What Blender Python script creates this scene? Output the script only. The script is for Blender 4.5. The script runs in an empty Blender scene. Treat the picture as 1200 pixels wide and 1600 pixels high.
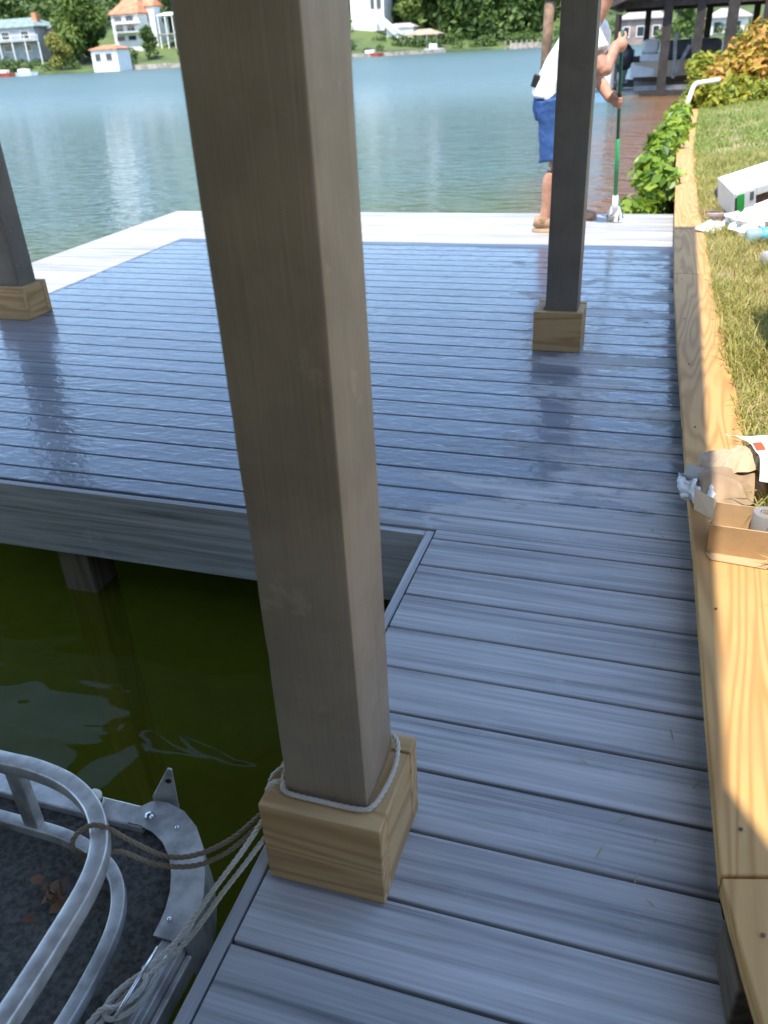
import bpy, bmesh, math, random
import numpy as np
from mathutils import Vector, Matrix, Euler, Quaternion, noise as mnoise

rnd = random.Random(7)
nrg = np.random.default_rng(11)
scene = bpy.context.scene
C = scene.collection

# ------------------------------------------------------------------ camera
CAM_H = 1.25
YAW, PITCH, ROLL, FPX = math.radians(-19.08), math.radians(29.56), math.radians(3.087), 1280.5
def cam_axes():
    cy, sy, cp, sp = math.cos(YAW), math.sin(YAW), math.cos(PITCH), math.sin(PITCH)
    f = Vector((sy*cp, cy*cp, -sp)); r = Vector((cy, -sy, 0)); d = f.cross(r)
    cr, sr = math.cos(ROLL), math.sin(ROLL)
    return cr*r + sr*d, -sr*r + cr*d, f
AX_R, AX_D, AX_F = cam_axes()
cam = bpy.data.cameras.new('camera'); camo = bpy.data.objects.new('camera', cam); C.objects.link(camo)
M = Matrix.Identity(4)
for i in range(3):
    M[i][0] = AX_R[i]; M[i][1] = -AX_D[i]; M[i][2] = -AX_F[i]
M[2][3] = CAM_H
camo.matrix_world = M
cam.sensor_fit = 'HORIZONTAL'; cam.sensor_width = 36; cam.lens = 36*FPX/1200
cam.clip_start = 0.02; cam.clip_end = 3000
cam.dof.use_dof = True; cam.dof.focus_distance = 1.95; cam.dof.aperture_fstop = cam.lens/1000/0.0054
scene.camera = camo
scene.render.resolution_x, scene.render.resolution_y = 768, 1024

# ------------------------------------------------------------------ sky, sun, exposure
SUN = Vector((-0.035, -0.5, 1.0)).normalized()
w = bpy.data.worlds.new('World'); scene.world = w; w.use_nodes = True
nt = w.node_tree; bg = nt.nodes['Background']
sky = nt.nodes.new('ShaderNodeTexSky'); sky.sky_type = 'NISHITA'; sky.sun_disc = False
sky.sun_elevation = math.asin(SUN.z); sky.sun_rotation = math.atan2(SUN.x, SUN.y)
sky.air_density = 1.0; sky.dust_density = 0.4; sky.ozone_density = 1.9
nt.links.new(sky.outputs[0], bg.inputs[0]); bg.inputs[1].default_value = 0.15
sl = bpy.data.lights.new('sun', 'SUN'); sl.energy = 2.2; sl.angle = math.radians(0.53); sl.color = (1, 0.94, 0.84)
so = bpy.data.objects.new('sun', sl); C.objects.link(so); so.rotation_euler = SUN.to_track_quat('Z', 'Y').to_euler(); so.location = (0, -5, 12)
vs = scene.view_settings; vs.view_transform = 'Standard'; vs.look = 'None'; vs.gamma = 1; vs.use_curve_mapping = False
vs.exposure = 1.75
cy = scene.cycles
cy.max_bounces = 6; cy.diffuse_bounces = 4; cy.glossy_bounces = 3; cy.transparent_max_bounces = 8; cy.transmission_bounces = 4
cy.caustics_reflective = False; cy.caustics_refractive = False
try:
    cy.use_denoising = True; cy.denoiser = 'OPENIMAGEDENOISE'
except Exception: pass

WATER_Z = -0.48

# ------------------------------------------------------------------ helpers
def at(px, py, Y):
    """point at depth Y (metres in front) seen at a photo position: used once to survey the far shore"""
    d = AX_R*((px-600)/FPX) + AX_D*((py-800)/FPX) + AX_F
    return Vector((0, 0, CAM_H)) + d*(Y/d.y)
def atz(px, py, z):
    d = AX_R*((px-600)/FPX) + AX_D*((py-800)/FPX) + AX_F
    return Vector((0, 0, CAM_H)) + d*((z-CAM_H)/d.z)

class MB:
    def __init__(s): s.v = []; s.f = []; s.m = []
    def add(s, vs, fs, mi=0):
        o = len(s.v); s.v += [tuple(p) for p in vs]; s.f += [tuple(i+o for i in f) for f in fs]; s.m += [mi]*len(fs); return s
    def box(s, lo, hi, rot=None, mi=0, about=None):
        x0, y0, z0 = lo; x1, y1, z1 = hi
        p = [Vector(q) for q in ((x0,y0,z0),(x1,y0,z0),(x1,y1,z0),(x0,y1,z0),(x0,y0,z1),(x1,y0,z1),(x1,y1,z1),(x0,y1,z1))]
        if rot is not None:
            c = Vector(about) if about is not None else (Vector(lo)+Vector(hi))/2
            p = [rot @ (q-c) + c for q in p]
        return s.add(p, [(0,3,2,1),(4,5,6,7),(0,1,5,4),(1,2,6,5),(2,3,7,6),(3,0,4,7)], mi)
    def prism(s, poly, z0, z1, mi=0):
        n = len(poly)
        v = [(p[0], p[1], z0) for p in poly] + [(p[0], p[1], z1) for p in poly]
        f = [tuple(range(n-1, -1, -1)), tuple(range(n, 2*n))] + [(i, (i+1) % n, n+(i+1) % n, n+i) for i in range(n)]
        return s.add(v, f, mi)
    def tube(s, path, prof, up=(0, 0, 1), closed=False, caps=True, mi=0, scales=None):
        """sweep the 2D profile (side, up) along a path"""
        path = [Vector(p) for p in path]; n = len(path); k = len(prof); vs = []
        up = Vector(up); pu = None
        for i, p in enumerate(path):
            a = path[(i-1) % n] if (closed or i > 0) else p
            b = path[(i+1) % n] if (closed or i < n-1) else p
            t = (b-a).normalized()
            u0 = up if abs(t.dot(up)) < 0.95 else (pu if pu is not None and abs(t.dot(pu)) < .95 else Vector((1, 0, 0)))
            side = t.cross(u0).normalized(); u = side.cross(t).normalized(); pu = u
            sc = scales[i] if scales else 1
            if not isinstance(sc, (tuple, list)): sc = (sc, sc)
            for (x, y) in prof: vs.append(p + side*x*sc[0] + u*y*sc[1])
        fs = []
        for i in range(n if closed else n-1):
            a0 = i*k; b0 = ((i+1) % n)*k
            for j in range(k):
                fs.append((a0+j, a0+(j+1) % k, b0+(j+1) % k, b0+j))
        if caps and not closed:
            fs.append(tuple(range(k-1, -1, -1))); fs.append(tuple((n-1)*k+j for j in range(k)))
        return s.add(vs, fs, mi)
    def lathe(s, prof, c=(0, 0, 0), n=20, axis=None, mi=0):
        c = Vector(c); q = Vector(axis).normalized().to_track_quat('Z', 'Y') if axis is not None else None
        vs = []; k = len(prof)
        for (r, z) in prof:
            for j in range(n):
                a = 2*math.pi*j/n; p = Vector((r*math.cos(a), r*math.sin(a), z))
                vs.append(c + (q @ p if q else p))
        fs = []
        for i in range(k-1):
            for j in range(n):
                fs.append((i*n+j, i*n+(j+1) % n, (i+1)*n+(j+1) % n, (i+1)*n+j))
        fs.append(tuple(range(n-1, -1, -1))); fs.append(tuple((k-1)*n+j for j in range(n)))
        return s.add(vs, fs, mi)
    def ball(s, c, r, n=12, m=8, rot=None, mi=0):
        if not isinstance(r, (tuple, list)): r = (r, r, r)
        c = Vector(c); vs = []; fs = []
        for i in range(1, m):
            t = math.pi*i/m
            for j in range(n):
                a = 2*math.pi*j/n
                p = Vector((r[0]*math.sin(t)*math.cos(a), r[1]*math.sin(t)*math.sin(a), r[2]*math.cos(t)))
                vs.append(c + (rot @ p if rot is not None else p))
        T = Vector((0, 0, r[2])); B = -T
        if rot is not None: T = rot @ T; B = rot @ B
        vs.append(c+T); vs.append(c+B); ti = len(vs)-2; bi = len(vs)-1
        for i in range(m-2):
            for j in range(n):
                fs.append((i*n+j, (i+1)*n+j, (i+1)*n+(j+1) % n, i*n+(j+1) % n))
        for j in range(n):
            fs.append((ti, j, (j+1) % n)); fs.append((bi, (m-2)*n+(j+1) % n, (m-2)*n+j))
        return s.add(vs, fs, mi)
    def mesh(s, name, mats=None, smooth=False):
        me = bpy.data.meshes.new(name); me.from_pydata(s.v, [], s.f); me.update()
        for m in (mats or []): me.materials.append(m)
        if mats and len(mats) > 1: me.polygons.foreach_set('material_index', s.m)
        if smooth: me.polygons.foreach_set('use_smooth', [True]*len(me.polygons))
        return me
    def build(s, name, mats, parent=None, smooth=False, bevel=0, seg=2, auto=None):
        if not isinstance(mats, (list, tuple)): mats = [mats]
        return link(name, s.mesh(name, mats, smooth or auto is not None), parent, bevel, seg, auto)

def link(name, me, parent=None, bevel=0, seg=2, auto=None):
    o = bpy.data.objects.new(name, me); C.objects.link(o)
    if parent is not None:
        o.parent = parent; o.matrix_parent_inverse = WM[parent.name].inverted()
        WM[o.name] = WM[parent.name] if parent.type == 'EMPTY' and False else Matrix.Identity(4)
    else: WM[o.name] = Matrix.Identity(4)
    if auto is not None:
        bm = bmesh.new(); bm.from_mesh(me); ca = math.radians(auto)
        for e in bm.edges:
            if len(e.link_faces) == 2 and e.calc_face_angle(0) > ca: e.smooth = False
        bm.to_mesh(me); bm.free()
    if bevel:
        b = o.modifiers.new('bevel', 'BEVEL'); b.width = bevel; b.segments = seg; b.limit_method = 'ANGLE'; b.angle_limit = math.radians(35)
    return o
WM = {}
def thing(name, label, cat, loc=(0, 0, 0), rz=0, group=None, kind=None):
    o = bpy.data.objects.new(name, None); C.objects.link(o); o.empty_display_size = .1
    o.location = loc; o.rotation_euler = (0, 0, rz)
    WM[o.name] = Matrix.Translation(Vector(loc)) @ Matrix.Rotation(rz, 4, 'Z')
    tag(o, label, cat, group, kind); return o
def tag(o, label=None, cat=None, group=None, kind=None):
    if label: o['label'] = label
    if cat: o['category'] = cat
    if group: o['group'] = group
    if kind: o['kind'] = kind
    return o
def circ(r, n=8, ph=0): return [(r*math.cos(2*math.pi*i/n+ph), r*math.sin(2*math.pi*i/n+ph)) for i in range(n)]
def rsq(a, b, c):   # square tube profile with rounded corners, counter-clockwise
    out = []
    for (sx, sy, a0) in ((1, 1, 0), (-1, 1, 90), (-1, -1, 180), (1, -1, 270)):
        for t in (0, 45, 90):
            an = math.radians(a0+t); out.append((sx*(a-c)+c*math.cos(an), sy*(b-c)+c*math.sin(an)))
    return out
def smooth_path(pts, n=8, closed=False):
    pts = [Vector(p) for p in pts]; out = []; N = len(pts)
    rng_ = range(N if closed else N-1)
    for i in rng_:
        p0 = pts[(i-1) % N] if (closed or i > 0) else pts[i]
        p1 = pts[i]; p2 = pts[(i+1) % N]; p3 = pts[(i+2) % N] if (closed or i < N-2) else p2
        for j in range(n):
            t = j/n
            out.append(.5*((2*p1)+(-p0+p2)*t+(2*p0-5*p1+4*p2-p3)*t*t+(-p0+3*p1-3*p2+p3)*t**3))
    if not closed: out.append(pts[-1])
    return out
def resample(path, step):
    out = [path[0]]; acc = 0
    for a, b in zip(path[:-1], path[1:]):
        L = (b-a).length
        if L < 1e-9: continue
        d = step-acc
        while d <= L:
            out.append(a+(b-a)*(d/L)); d += step
        acc = (acc+L) % step
    return out
def rope_mesh(mb, pts, r, n=10, closed=False, strands=3, mi=0):
    path = smooth_path(pts, n, closed)
    if closed: path.append(path[0])
    path = resample(path, r*.8)
    N = len(path); R0 = r*.5; rs = r*.56; prof = circ(rs, 6)
    pu = None; frames = []
    for i, p in enumerate(path):
        t = (path[min(i+1, N-1)]-path[max(i-1, 0)]).normalized()
        if pu is None: pu = Vector((0, 0, 1)) if abs(t.z) < .9 else Vector((1, 0, 0))
        u = (pu-t*pu.dot(t)).normalized(); pu = u; frames.append((u, t.cross(u)))
    for k in range(strands):
        q = []
        for i, p in enumerate(path):
            a = 2*math.pi*(k/strands+i*.8/7.5); u, v = frames[i]
            q.append(p+u*math.cos(a)*R0+v*math.sin(a)*R0)
        mb.tube(q, prof, mi=mi)
    return mb

# ------------------------------------------------------------------ materials
def new_mat(name):
    m = bpy.data.materials.new(name); m.use_nodes = True
    t = m.node_tree; b = t.nodes['Principled BSDF']; return m, t, b
class N:
    def __init__(s, t): s.t = t
    def n(s, typ, **kw):
        x = s.t.nodes.new(typ)
        for k, v in kw.items():
            if k in x.inputs.keys() if hasattr(x.inputs, 'keys') else False: x.inputs[k].default_value = v
            else: setattr(x, k, v)
        return x
    def l(s, a, b): s.t.links.new(a, b)
    def val(s, x, sock):
        if isinstance(x, (int, float)): sock.default_value = x
        elif isinstance(x, (tuple, list)): sock.default_value = x
        else: s.l(x, sock)
    def math(s, op, a, b=None, clamp=False):
        x = s.t.nodes.new('ShaderNodeMath'); x.operation = op; x.use_clamp = clamp
        s.val(a, x.inputs[0])
        if b is not None: s.val(b, x.inputs[1])
        return x.outputs[0]
    def mix(s, f, a, b, typ='MIX'):
        x = s.t.nodes.new('ShaderNodeMix'); x.data_type = 'RGBA'; x.blend_type = typ
        s.val(f, x.inputs[0]); s.val(c4(a), x.inputs[6]); s.val(c4(b), x.inputs[7]); return x.outputs[2]
    def ramp(s, f, stops, interp='LINEAR'):
        x = s.t.nodes.new('ShaderNodeValToRGB'); x.color_ramp.interpolation = interp
        e = x.color_ramp.elements
        while len(e) < len(stops): e.new(.5)
        for i, (p, c) in enumerate(stops):
            e[i].position = p; e[i].color = c4(c) if not isinstance(c, (int, float)) else (c, c, c, 1)
        s.l(f, x.inputs[0]); return x.outputs[0]
    def pos(s): return s.t.nodes.new('ShaderNodeNewGeometry').outputs['Position']
    def scale(s, v, sc, off=None):
        x = s.t.nodes.new('ShaderNodeVectorMath'); x.operation = 'MULTIPLY'; s.l(v, x.inputs[0]); x.inputs[1].default_value = sc
        o = x.outputs[0]
        if off is not None:
            y = s.t.nodes.new('ShaderNodeVectorMath'); y.operation = 'ADD'; s.l(o, y.inputs[0])
            s.val(off, y.inputs[1]); o = y.outputs[0]
        return o
    def rand(s): return s.t.nodes.new('ShaderNodeObjectInfo').outputs['Random']
    def randvec(s, k=37.):
        x = s.t.nodes.new('ShaderNodeCombineXYZ'); r = s.rand()
        s.l(s.math('MULTIPLY', r, k), x.inputs[0]); s.l(s.math('MULTIPLY', r, k*2.3), x.inputs[1]); s.l(s.math('MULTIPLY', r, k*1.7), x.inputs[2])
        return x.outputs[0]
    def noise(s, v, scale=5, detail=4, rough=.55, dist=0):
        x = s.t.nodes.new('ShaderNodeTexNoise'); s.l(v, x.inputs['Vector'])
        x.inputs['Scale'].default_value = scale; x.inputs['Detail'].default_value = detail
        x.inputs['Roughness'].default_value = rough; x.inputs['Distortion'].default_value = dist
        return x.outputs[0]
    def bump(s, h, strength=.3, dist=.01, nrm=None):
        x = s.t.nodes.new('ShaderNodeBump'); s.l(h, x.inputs['Height']); x.inputs['Strength'].default_value = strength; x.inputs['Distance'].default_value = dist
        if nrm is not None: s.l(nrm, x.inputs['Normal'])
        return x.outputs[0]
    def sep(s, v):
        x = s.t.nodes.new('ShaderNodeSeparateXYZ'); s.l(v, x.inputs[0]); return x.outputs
    def mr(s, v, a, b, c=0, d=1, smooth=True):
        x = s.t.nodes.new('ShaderNodeMapRange'); x.interpolation_type = 'SMOOTHSTEP' if smooth else 'LINEAR'
        s.l(v, x.inputs[0]); x.inputs[1].default_value = a; x.inputs[2].default_value = b; x.inputs[3].default_value = c; x.inputs[4].default_value = d
        return x.outputs[0]
def c4(c):
    if isinstance(c, (tuple, list)) and len(c) == 3: return (*c, 1)
    return c
def plain(name, col, rough=.6, var=.12, scale=8, metal=0, bump=0, bscale=40, spec=.5, coat=0):
    m, t, b = new_mat(name); n = N(t); p = n.pos()
    ns = n.noise(p, scale, 4)
    lo = tuple(c*(1-var) for c in col); hi = tuple(min(1, c*(1+var)) for c in col)
    n.l(n.mix(n.mr(ns, .3, .7), lo, hi), b.inputs['Base Color'])
    b.inputs['Roughness'].default_value = rough; b.inputs['Metallic'].default_value = metal
    b.inputs['Specular IOR Level'].default_value = spec; b.inputs['Coat Weight'].default_value = coat
    if bump: n.l(n.bump(n.noise(p, bscale, 3), bump, .004), b.inputs['Normal'])
    return m

def deck_mat(name, axis=0, wet=True):
    m, t, b = new_mat(name); n = N(t); p = n.pos(); off = n.randvec()
    s1 = [46, 46, 46]; s1[axis] = 1.1
    s2 = [150, 150, 150]; s2[axis] = 3.5
    st = n.noise(n.scale(p, s1, off), 1, 5, .6, .35)
    fi = n.noise(n.scale(p, s2, off), 1, 3, .6)
    big = n.noise(n.scale(p, (.9, 6, 6) if axis == 0 else (6, .9, 6), off), 1, 3)
    f = n.math('ADD', n.math('MULTIPLY', st, .72), n.math('MULTIPLY', fi, .28))
    f = n.math('ADD', f, n.math('MULTIPLY', n.math('SUBTRACT', big, .5), .35))
    col = n.ramp(f, [(.28, (.145, .142, .145)), (.40, (.275, .268, .262)), (.50, (.385, .372, .36)), (.60, (.475, .457, .44)), (.74, (.61, .588, .565))])
    r = n.rand(); val = n.math('ADD', .9, n.math('MULTIPLY', r, .2))
    hs = t.nodes.new('ShaderNodeHueSaturation'); n.l(col, hs.inputs['Color']); n.l(val, hs.inputs['Value']); 
    # scuffs and dried dirt
    d = n.mr(n.noise(p, 2.2, 6, .65), .50, .72, 0, .45)
    col = n.mix(d, hs.outputs[0], (.33, .32, .28))
    col = n.mix(n.mr(n.noise(p, 6.5, 7, .7), .57, .70, 0, .30), col, (.55, .55, .54))
    xyz = n.sep(p)
    grain = n.math('ADD', n.math('MULTIPLY', fi, .6), n.math('MULTIPLY', st, .4))
    nb = n.bump(grain, .28, .0022)
    n.l(nb, b.inputs['Normal'])
    if wet:
        # standing water film left by the mopping: clings to the mid part of the pier, breaks up towards the walkway
        brk = n.noise(n.scale(p, (1.6, 4.2, 1)), 1.3, 8, .68)
        yw = n.mr(xyz[1], 1.0, 2.9, -.42, .12)
        xw = n.mr(xyz[0], -2.2, .2, .26, -.14)
        far = n.mr(xyz[1], 5.75, 5.95, 0, -1.8)
        far = n.math('ADD', far, n.mr(xyz[0], -3.72, -3.55, -1.8, 0))
        mk = n.math('ADD', n.math('ADD', n.math('ADD', yw, xw), far), n.math('MULTIPLY', brk, 1.25))
        mask = n.mr(mk, .50, .60, 0, 1)
        film = n.noise(n.scale(p, (13, 26, 1)), 1, 2, .5, 1.0)
        film2 = n.noise(n.scale(p, (38, 75, 1)), 1, 3, .55, .8)
        fh = n.math('ADD', n.math('MULTIPLY', film, 1.0), n.math('MULTIPLY', film2, .11))
        cn = n.bump(n.math('ADD', fh, n.math('MULTIPLY', mask, .9)), .95, .0036)
        n.l(cn, b.inputs['Coat Normal'])
        n.l(n.math('MULTIPLY', mask, .95), b.inputs['Coat Weight'])
        b.inputs['Coat Roughness'].default_value = .06; b.inputs['Coat IOR'].default_value = 1.33
        col = n.mix(n.math('MULTIPLY', mask, .8), col, n.mix(1, col, (.32, .36, .45), 'MULTIPLY'))
    n.l(col, b.inputs['Base Color'])
    b.inputs['Roughness'].default_value = .5; b.inputs['Specular IOR Level'].default_value = .35
    return m

def pine_mat(name, axis=1, light=(.52, .36, .17), dark=(.33, .19, .075), green=.0, ring=9., knots=True):
    m, t, b = new_mat(name); n = N(t); p = n.pos(); off = n.randvec(11.)
    sc = [1, 1, 1]; sc[axis] = .075
    v = n.scale(p, tuple(sc), off)
    nz = n.noise(v, 7.5, 2, .45, .25)
    rings = n.math('FRACT', n.math('MULTIPLY', nz, ring))
    rings = n.math('ABSOLUTE', n.math('SUBTRACT', n.math('MULTIPLY', rings, 2), 1))
    sc2 = [160, 160, 160]; sc2[axis] = 5
    fib = n.noise(n.scale(p, tuple(sc2), off), 1, 3)
    blot = n.noise(p, 6, 4)
    f = n.math('ADD', n.math('MULTIPLY', n.mr(rings, .25, 1, 0, 1), .62), n.math('MULTIPLY', fib, .38))
    col = n.mix(f, light, dark)
    col = n.mix(n.mr(blot, .45, .75, 0, .4), col, tuple(.62*a+.02 for a in light))
    if green: col = n.mix(n.mr(n.noise(p, 2.4, 3), .4, .65, 0, green), col, (.26, .27, .12))
    if knots:
        kv = t.nodes.new('ShaderNodeTexVoronoi'); kv.inputs['Scale'].default_value = 2.1
        s3 = [1, 1, 1]; s3[axis] = .45
        n.l(n.scale(p, tuple(s3), off), kv.inputs['Vector'])
        k = n.mr(kv.outputs['Distance'], .035, .085, .85, 0)
        col = n.mix(k, col, (.13, .06, .022))
    n.l(col, b.inputs['Base Color'])
    n.l(n.bump(f, .3, .0018), b.inputs['Normal'])
    b.inputs['Roughness'].default_value = .62; b.inputs['Specular IOR Level'].default_value = .3
    return m

def paint_mat(name, col, axis=2):
    m, t, b = new_mat(name); n = N(t); p = n.pos()
    sc = [95, 95, 95]; sc[axis] = 2.2
    g = n.noise(n.scale(p, tuple(sc)), 1, 5, .65, .9)
    bl = n.noise(p, 7, 5, .6)
    c = n.mix(n.mr(bl, .3, .7), tuple(a*.86 for a in col), tuple(a*1.1 for a in col))
    c = n.mix(n.mr(g, .52, .72, 0, .3), c, tuple(a*.62 for a in col))
    sp = t.nodes.new('ShaderNodeTexVoronoi'); sp.inputs['Scale'].default_value = 7; n.l(p, sp.inputs['Vector'])
    c = n.mix(n.mr(sp.outputs['Distance'], .028, .04, .55, 0), c, (.42, .39, .32))
    c = n.mix(n.mr(n.noise(p, 16, 6, .7), .60, .68, 0, .5), c, tuple(a*1.35 for a in col))
    geo = t.nodes.new('ShaderNodeNewGeometry'); c = n.mix(n.math('MULTIPLY', n.mr(geo.outputs['Pointiness'], .53, .60), n.mr(n.noise(p, 26, 3), .5, .62)), c, (.45, .40, .33))
    n.l(c, b.inputs['Base Color'])
    n.l(n.bump(n.math('ADD', g, n.math('MULTIPLY', bl, .5)), .6, .004), b.inputs['Normal'])
    b.inputs['Roughness'].default_value = .5; b.inputs['Specular IOR Level'].default_value = .35
    return m

def water_mat():
    m, t, b = new_mat('lake_water'); n = N(t); p = n.pos(); xyz = n.sep(p)
    # local colour: muddy brown shallows along the bank, olive in the slip, blue-green in open water
    edge = n.noise(p, .22, 3)
    xs = n.math('ADD', xyz[0], n.math('MULTIPLY', n.math('SUBTRACT', edge, .5), 2.2))
    sh = n.math('MULTIPLY', n.mr(xs, -2.2, -.5), n.mr(xyz[1], 5.0, 6.8))
    sh = n.math('MULTIPLY', sh, n.mr(xyz[1], 24, 60, 1, 0))
    deep = n.mr(n.math('ADD', xyz[1], n.math('MULTIPLY', xyz[0], -.8)), 7, 16)
    col = n.mix(deep, (.115, .12, .009), (.085, .135, .125))
    col = n.mix(sh, col, (.19, .095, .042))
    n.l(col, b.inputs['Base Color'])
    n.l(n.mr(xyz[1], 4, 60, .03, .36), b.inputs['Roughness']); b.inputs['IOR'].default_value = 1.33; n.l(n.mr(xyz[1], 6, 45, .62, .27), b.inputs['Specular IOR Level'])
    w1 = n.noise(n.scale(p, (1.0, 1.6, 1)), .55, 3, .5)
    w2 = n.noise(n.scale(p, (1.0, 1.9, 1)), 3.1, 1, .45, .6)
    w3 = n.noise(n.scale(p, (.8, 2.2, 1)), 8, 3, .55)
    opn = n.mr(xyz[1], 2.2, 7.5, 0, 1)
    h = n.math('ADD', n.math('MULTIPLY', w1, .55), n.math('MULTIPLY', n.math('MULTIPLY', w2, .24), n.math('ADD', .55, opn)))
    h = n.math('ADD', h, n.math('MULTIPLY', n.math('MULTIPLY', w3, .13), opn))
    h = n.math('MULTIPLY', h, n.math('ADD', .55, n.math('MULTIPLY', opn, 1.5)))
    n.l(n.bump(h, 1.0, .20), b.inputs['Normal'])
    tr = t.nodes.new('ShaderNodeBsdfTransparent'); tr.inputs[0].default_value = (.80, .84, .38, 1)
    mx = t.nodes.new('ShaderNodeMixShader'); out = t.nodes['Material Output']
    n.l(n.mr(xyz[1], 2.5, 6, .55, .0), mx.inputs[0]); n.l(b.outputs[0], mx.inputs[1]); n.l(tr.outputs[0], mx.inputs[2]); n.l(mx.outputs[0], out.inputs[0])
    return m

def leaf_mat(name, cols, rough=.5, trans=.25):
    """cols: list of colours picked at random leaf by leaf, plus clump variation"""
    m, t, b = new_mat(name); n = N(t)
    g = t.nodes.new('ShaderNodeNewGeometry'); r = g.outputs['Random Per Island']
    k = len(cols); stops = [((i+.5)/k, c) for i, c in enumerate(cols)]
    cl = n.noise(g.outputs['Position'], .9, 3)
    f = n.math('ADD', n.math('MULTIPLY', r, .6), n.math('MULTIPLY', n.mr(cl, .3, .7, 0, 1, False), .4))
    n.l(n.ramp(f, stops), b.inputs['Base Color']); b.inputs['Roughness'].default_value = rough; b.inputs['Specular IOR Level'].default_value = .35
    tl = t.nodes.new('ShaderNodeBsdfTranslucent'); n.l(n.ramp(f, [(p, tuple(min(1, a*1.25) for a in c)) for p, c in stops]), tl.inputs[0])
    mx = t.nodes.new('ShaderNodeMixShader'); mx.inputs[0].default_value = trans
    n.l(b.outputs[0], mx.inputs[1]); n.l(tl.outputs[0], mx.inputs[2]); n.l(mx.outputs[0], t.nodes['Material Output'].inputs[0])
    return m
def grass_ground_mat():
    m, t, b = new_mat('lawn_soil'); n = N(t); p = n.pos()
    a = n.noise(p, 1.3, 5, .6); c = n.noise(p, 30, 4, .7)
    col = n.mix(n.mr(a, .4, .62), (.20, .22, .06), (.38, .29, .14)); col = n.mix(n.mr(c, .35, .7), col, (.28, .19, .11))
    n.l(col, b.inputs['Base Color']); b.inputs['Roughness'].default_value = .9; n.l(n.bump(c, .6, .02), b.inputs['Normal']); return m
def lawn_far_mat():
    m, t, b = new_mat('far_lawn'); n = N(t); p = n.pos()
    a = n.noise(p, .09, 5, .6); c = n.noise(p, .8, 4, .7)
    col = n.mix(n.mr(a, .42, .6), (.095, .135, .032), (.055, .08, .025)); col = n.mix(n.mr(c, .5, .75, 0, .5), col, (.15, .14, .065))
    n.l(col, b.inputs['Base Color']); b.inputs['Roughness'].default_value = .95; return m

DECK = deck_mat('composite_deck', 0, True); TRIMY = deck_mat('composite_trim_long', 1, False); FASC = deck_mat('composite_fascia', 0, False)
PINE_Y = pine_mat('treated_pine_along', 1, (.62, .36, .130), (.40, .20, .060), ring=13.); PINE_X = pine_mat('treated_pine_across', 0, (.64, .42, .20), (.38, .21, .08), .0, ring=12)
PINE_YB = pine_mat('treated_pine_block_side', 1, (.62, .41, .19), (.36, .20, .08), .0, ring=12)
OLDWOOD = pine_mat('weathered_timber', 1, (.16, .12, .08), (.08, .06, .04)); PILE = pine_mat('weathered_piling', 2, (.20, .155, .105), (.085, .065, .045))
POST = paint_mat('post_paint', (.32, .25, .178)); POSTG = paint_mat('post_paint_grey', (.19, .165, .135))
ROOFW = pine_mat('roof_boards', 1, (.30, .22, .13), (.18, .12, .07)); ROOFTOP = plain('roof_shingle', (.11, .10, .095), .9)
ALU = plain('brushed_aluminium', (.64, .625, .59), .36, .22, 26, .55, .1, 120); ALU2 = plain('dull_aluminium', (.50, .485, .455), .45, .35, 18, .5, .15, 90)
STEEL = plain('bolt_steel', (.72, .72, .72), .25, .05, 20, 1)
WATER = water_mat(); SOIL = grass_ground_mat(); FARLAWN = lawn_far_mat()
BLACK = plain('black_plastic', (.02, .02, .022), .45); WHITEP = plain('white_plastic', (.80, .80, .80), .45, .05); WHITEPAPER = plain('white_paper', (.80, .80, .79), .8, .04, 12)

# ------------------------------------------------------------------ water and lake bed
mb = MB()
mb.add([(-700, -60, WATER_Z), (500, -60, WATER_Z), (500, 500, WATER_Z), (-700, 500, WATER_Z)], [(0, 1, 2, 3)])
tag(mb.build('lake_water', WATER), kind='structure')
mb = MB(); mb.add([(-700, -60, -1.7), (500, -60, -1.7), (500, 500, -1.7), (-700, 500, -1.7)], [(0, 1, 2, 3)])
tag(mb.build('lake_bed', plain('lake_mud', (.13, .14, .03), .95)), kind='structure')

# ------------------------------------------------------------------ wall line (left edge of the cap, z = .14)
CAPZ = 0.14
EDGE = [(-4, .80), (-.4, .52), (.69, .236), (.905, .194), (1.32, .179), (1.81, .165), (2.30, .146), (2.79, .133), (3.52, .113), (4.32, .094), (5.3, .084), (6.28, .076), (9.7, .062), (13, .12), (16.4, .22), (18.5, .75), (22, 2.0), (28, 3.6), (40, 6), (70, 14), (130, 60)]
def lerp_tab(tab, y):
    for (a, b), (c, d) in zip(tab[:-1], tab[1:]):
        if y <= c: return b+(d-b)*max(0, (y-a)/(c-a))
    return tab[-1][1]
def edge(y): return lerp_tab(EDGE, y)

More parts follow.
